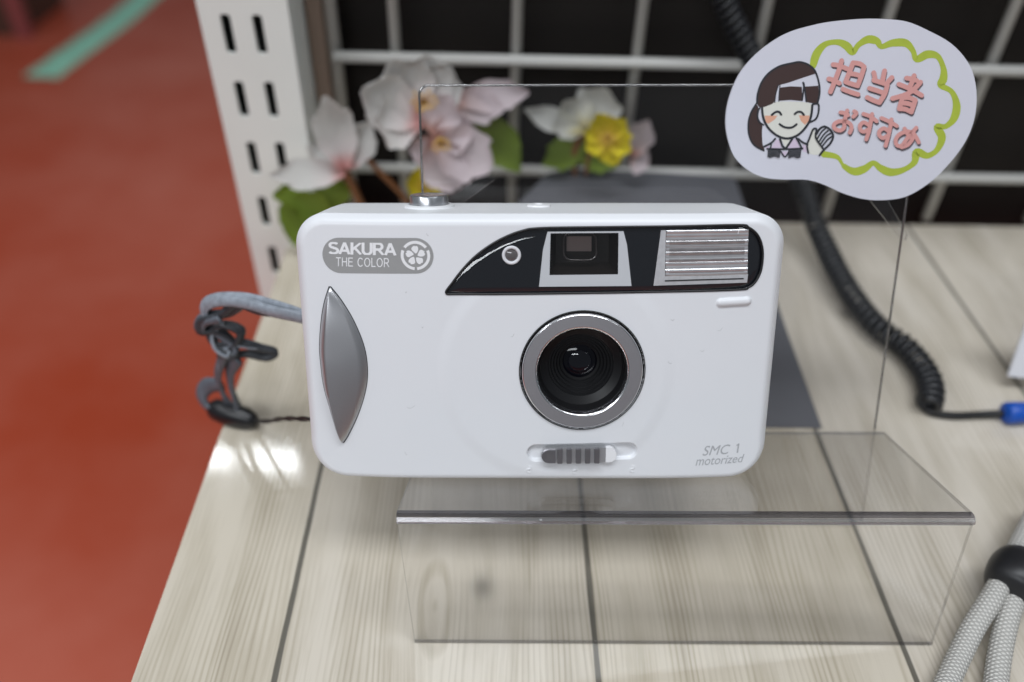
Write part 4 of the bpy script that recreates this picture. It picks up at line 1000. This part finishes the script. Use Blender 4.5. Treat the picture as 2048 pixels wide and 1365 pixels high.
def stamens(c, ys, name, m, parent, n=14, r=22, rad=0.5):
    mb = MB(); a = onwall(*c, ys)
    for k in range(n):
        t = 2*math.pi*k/n; rr = r*(0.4+0.6*random.random())
        b = onwall(c[0]+rr*math.cos(t), c[1]+rr*math.sin(t), ys-6-3*random.random())
        mb.tube([a, (a+b)/2, b], 0.22, 5); mb.tube([b-np.array([0, 0, 0.5]), b, b+np.array([0, 0, 0.5])], [rad*0.6, rad, rad*0.6], 6)
    return mb.build(name, m, parent, True)
def stem(P, r, parent):
    mb = MB(); mb.tube(spline([onwall(x, y, ys) for x, y, ys in P], 8), r, 8); return mb.build('stem', M_STEM, parent, True)
sg = thing('cherry_sprig', SHP(-45, 322, SHELF), 'artificial pink white cherry sprig behind the camera, nearest the post', 'artificial flower')
b1 = petals([((690, 345), 300, (538, 352), 292, 13, 3, 0), ((690, 335), 300, (648, 186), 300, 17, 4, 0.3), ((690, 335), 300, (742, 240), 306, 15, 4, 0.3), ((680, 335), 302, (612, 292), 304, 10, 3, 0.2)], 'blossom', M_PETW, sg)
b2 = petals([((842, 236), 302, (712, 176), 292, 21, 7, 0.9), ((842, 230), 303, (776, 112), 302, 24, 6, 0.9), ((845, 228), 304, (858, 100), 306, 22, 5, 0.9), ((848, 230), 304, (902, 122), 306, 20, 6, 0.9), ((838, 240), 300, (742, 246), 290, 22, 7, 0.6)], 'blossom', M_PETW, sg)
stamens((848, 205), 299, 'stamens', M_STAM, b2, 16, 30)
b3 = petals([((856, 262), 297, (905, 190), 301, 17, 4, 0.5), ((862, 268), 296, (950, 262), 300, 17, 4, 0.5), ((866, 272), 295, (990, 342), 294, 22, 5, 0.8), ((862, 276), 295, (915, 388), 291, 20, 5, 0.8), ((856, 270), 296, (838, 330), 296, 11, 3, 0.4)], 'blossom', M_PETP, sg)
stamens((882, 288), 291, 'stamens', M_STAM, b3, 12, 22)
b4 = petals([((905, 200), 314, (1065, 185), 316, 13, 3, 0.5), ((905, 205), 314, (1010, 222), 312, 14, 3, 0.3)], 'blossom', M_PETP, sg)
stem([(688, 340, 302), (705, 372, 306), (725, 420, 310), (735, 470, 314)], 1.9, sg)
stem([(722, 305, 312), (760, 345, 313), (800, 385, 314), (830, 430, 316)], 1.3, sg)
stem([(942, 215, 318), (938, 260, 318), (930, 330, 319)], 1.0, sg)
petals([((700, 385), 312, (545, 392), 300, 22, 5, 0)], 'leaf', M_LEAF, sg); petals([((640, 385), 304, (588, 492), 298, 24, 4, 0)], 'leaf', M_LEAF, sg)
petals([((950, 220), 320, (1040, 345), 314, 17, 4, 0)], 'leaf', M_LEAF, sg)
sg2 = thing('blossom_sprig', SHP(45, 326, SHELF), 'artificial cream blossom with green leaves behind the camera, beside the yellow flower', 'artificial flower')
c1 = petals([((1165, 262), 322, (1045, 218), 318, 10, 3, 0.4), ((1165, 255), 322, (1125, 200), 322, 18, 4, 0.5), ((1175, 255), 322, (1215, 172), 324, 21, 4, 0.6), ((1170, 262), 322, (1100, 255), 316, 9, 3, 0)], 'blossom', M_PETC, sg2)
petals([((1265, 310), 320, (1298, 238), 318, 12, 3, 0.4), ((1262, 315), 320, (1298, 335), 318, 11, 3, 0.4)], 'blossom', M_PETP, sg2)
petals([((1170, 282), 326, (1085, 332), 322, 14, 3, 0), ((1150, 300), 326, (1235, 335), 324, 12, 3, 0)], 'leaf', M_LEAF, sg2)
stem([(1170, 265, 324), (1150, 300, 325), (1150, 360, 327)], 1.3, sg2)
y1_ = thing('yellow_flower', SHP(60, 318, SHELF), 'small bright yellow artificial flower open beside the cream blossom', 'artificial flower', 'small yellow artificial flowers')
yb = petals([((1214, 278), 311, (1190, 222), 307, 8.5, 2.5, 0.9), ((1214, 278), 311, (1222, 226), 309, 6, 2, 0.8), ((1216, 276), 311, (1256, 236), 306, 8, 2.5, 0.9), ((1218, 278), 311, (1268, 272), 309, 6.5, 2, 0.8), ((1216, 280), 311, (1266, 304), 306, 8.5, 2.5, 0.9), ((1214, 282), 311, (1234, 334), 307, 9, 2.5, 0.9), ((1212, 282), 311, (1204, 326), 309, 6, 2, 0.8), ((1210, 280), 311, (1168, 302), 306, 9, 2.5, 0.9), ((1210, 276), 311, (1166, 262), 309, 7, 2, 0.8)], 'petals', M_YEL, y1_)
stamens((1216, 276), 309, 'stamens', M_STAM, y1_, 8, 14, 0.7)
stem([(1212, 278, 313), (1180, 310, 318), (1172, 350, 322)], 0.9, y1_)
y2_ = thing('yellow_flower', SHP(-25, 310, SHELF), 'small yellow artificial flower half hidden behind the silver shutter button', 'artificial flower', 'small yellow artificial flowers')
petals([((846, 372), 304, (824, 342), 302, 11, 2, 0.4), ((848, 370), 304, (866, 336), 302, 12, 2, 0.4), ((850, 374), 304, (884, 372), 302, 11, 2, 0.4), ((846, 378), 304, (822, 398), 302, 11, 2, 0.4), ((850, 380), 304, (872, 408), 302, 11, 2, 0.4)], 'petals', M_YEL, y2_)
stem([(846, 375, 306), (840, 400, 312), (838, 440, 318)], 0.9, y2_)
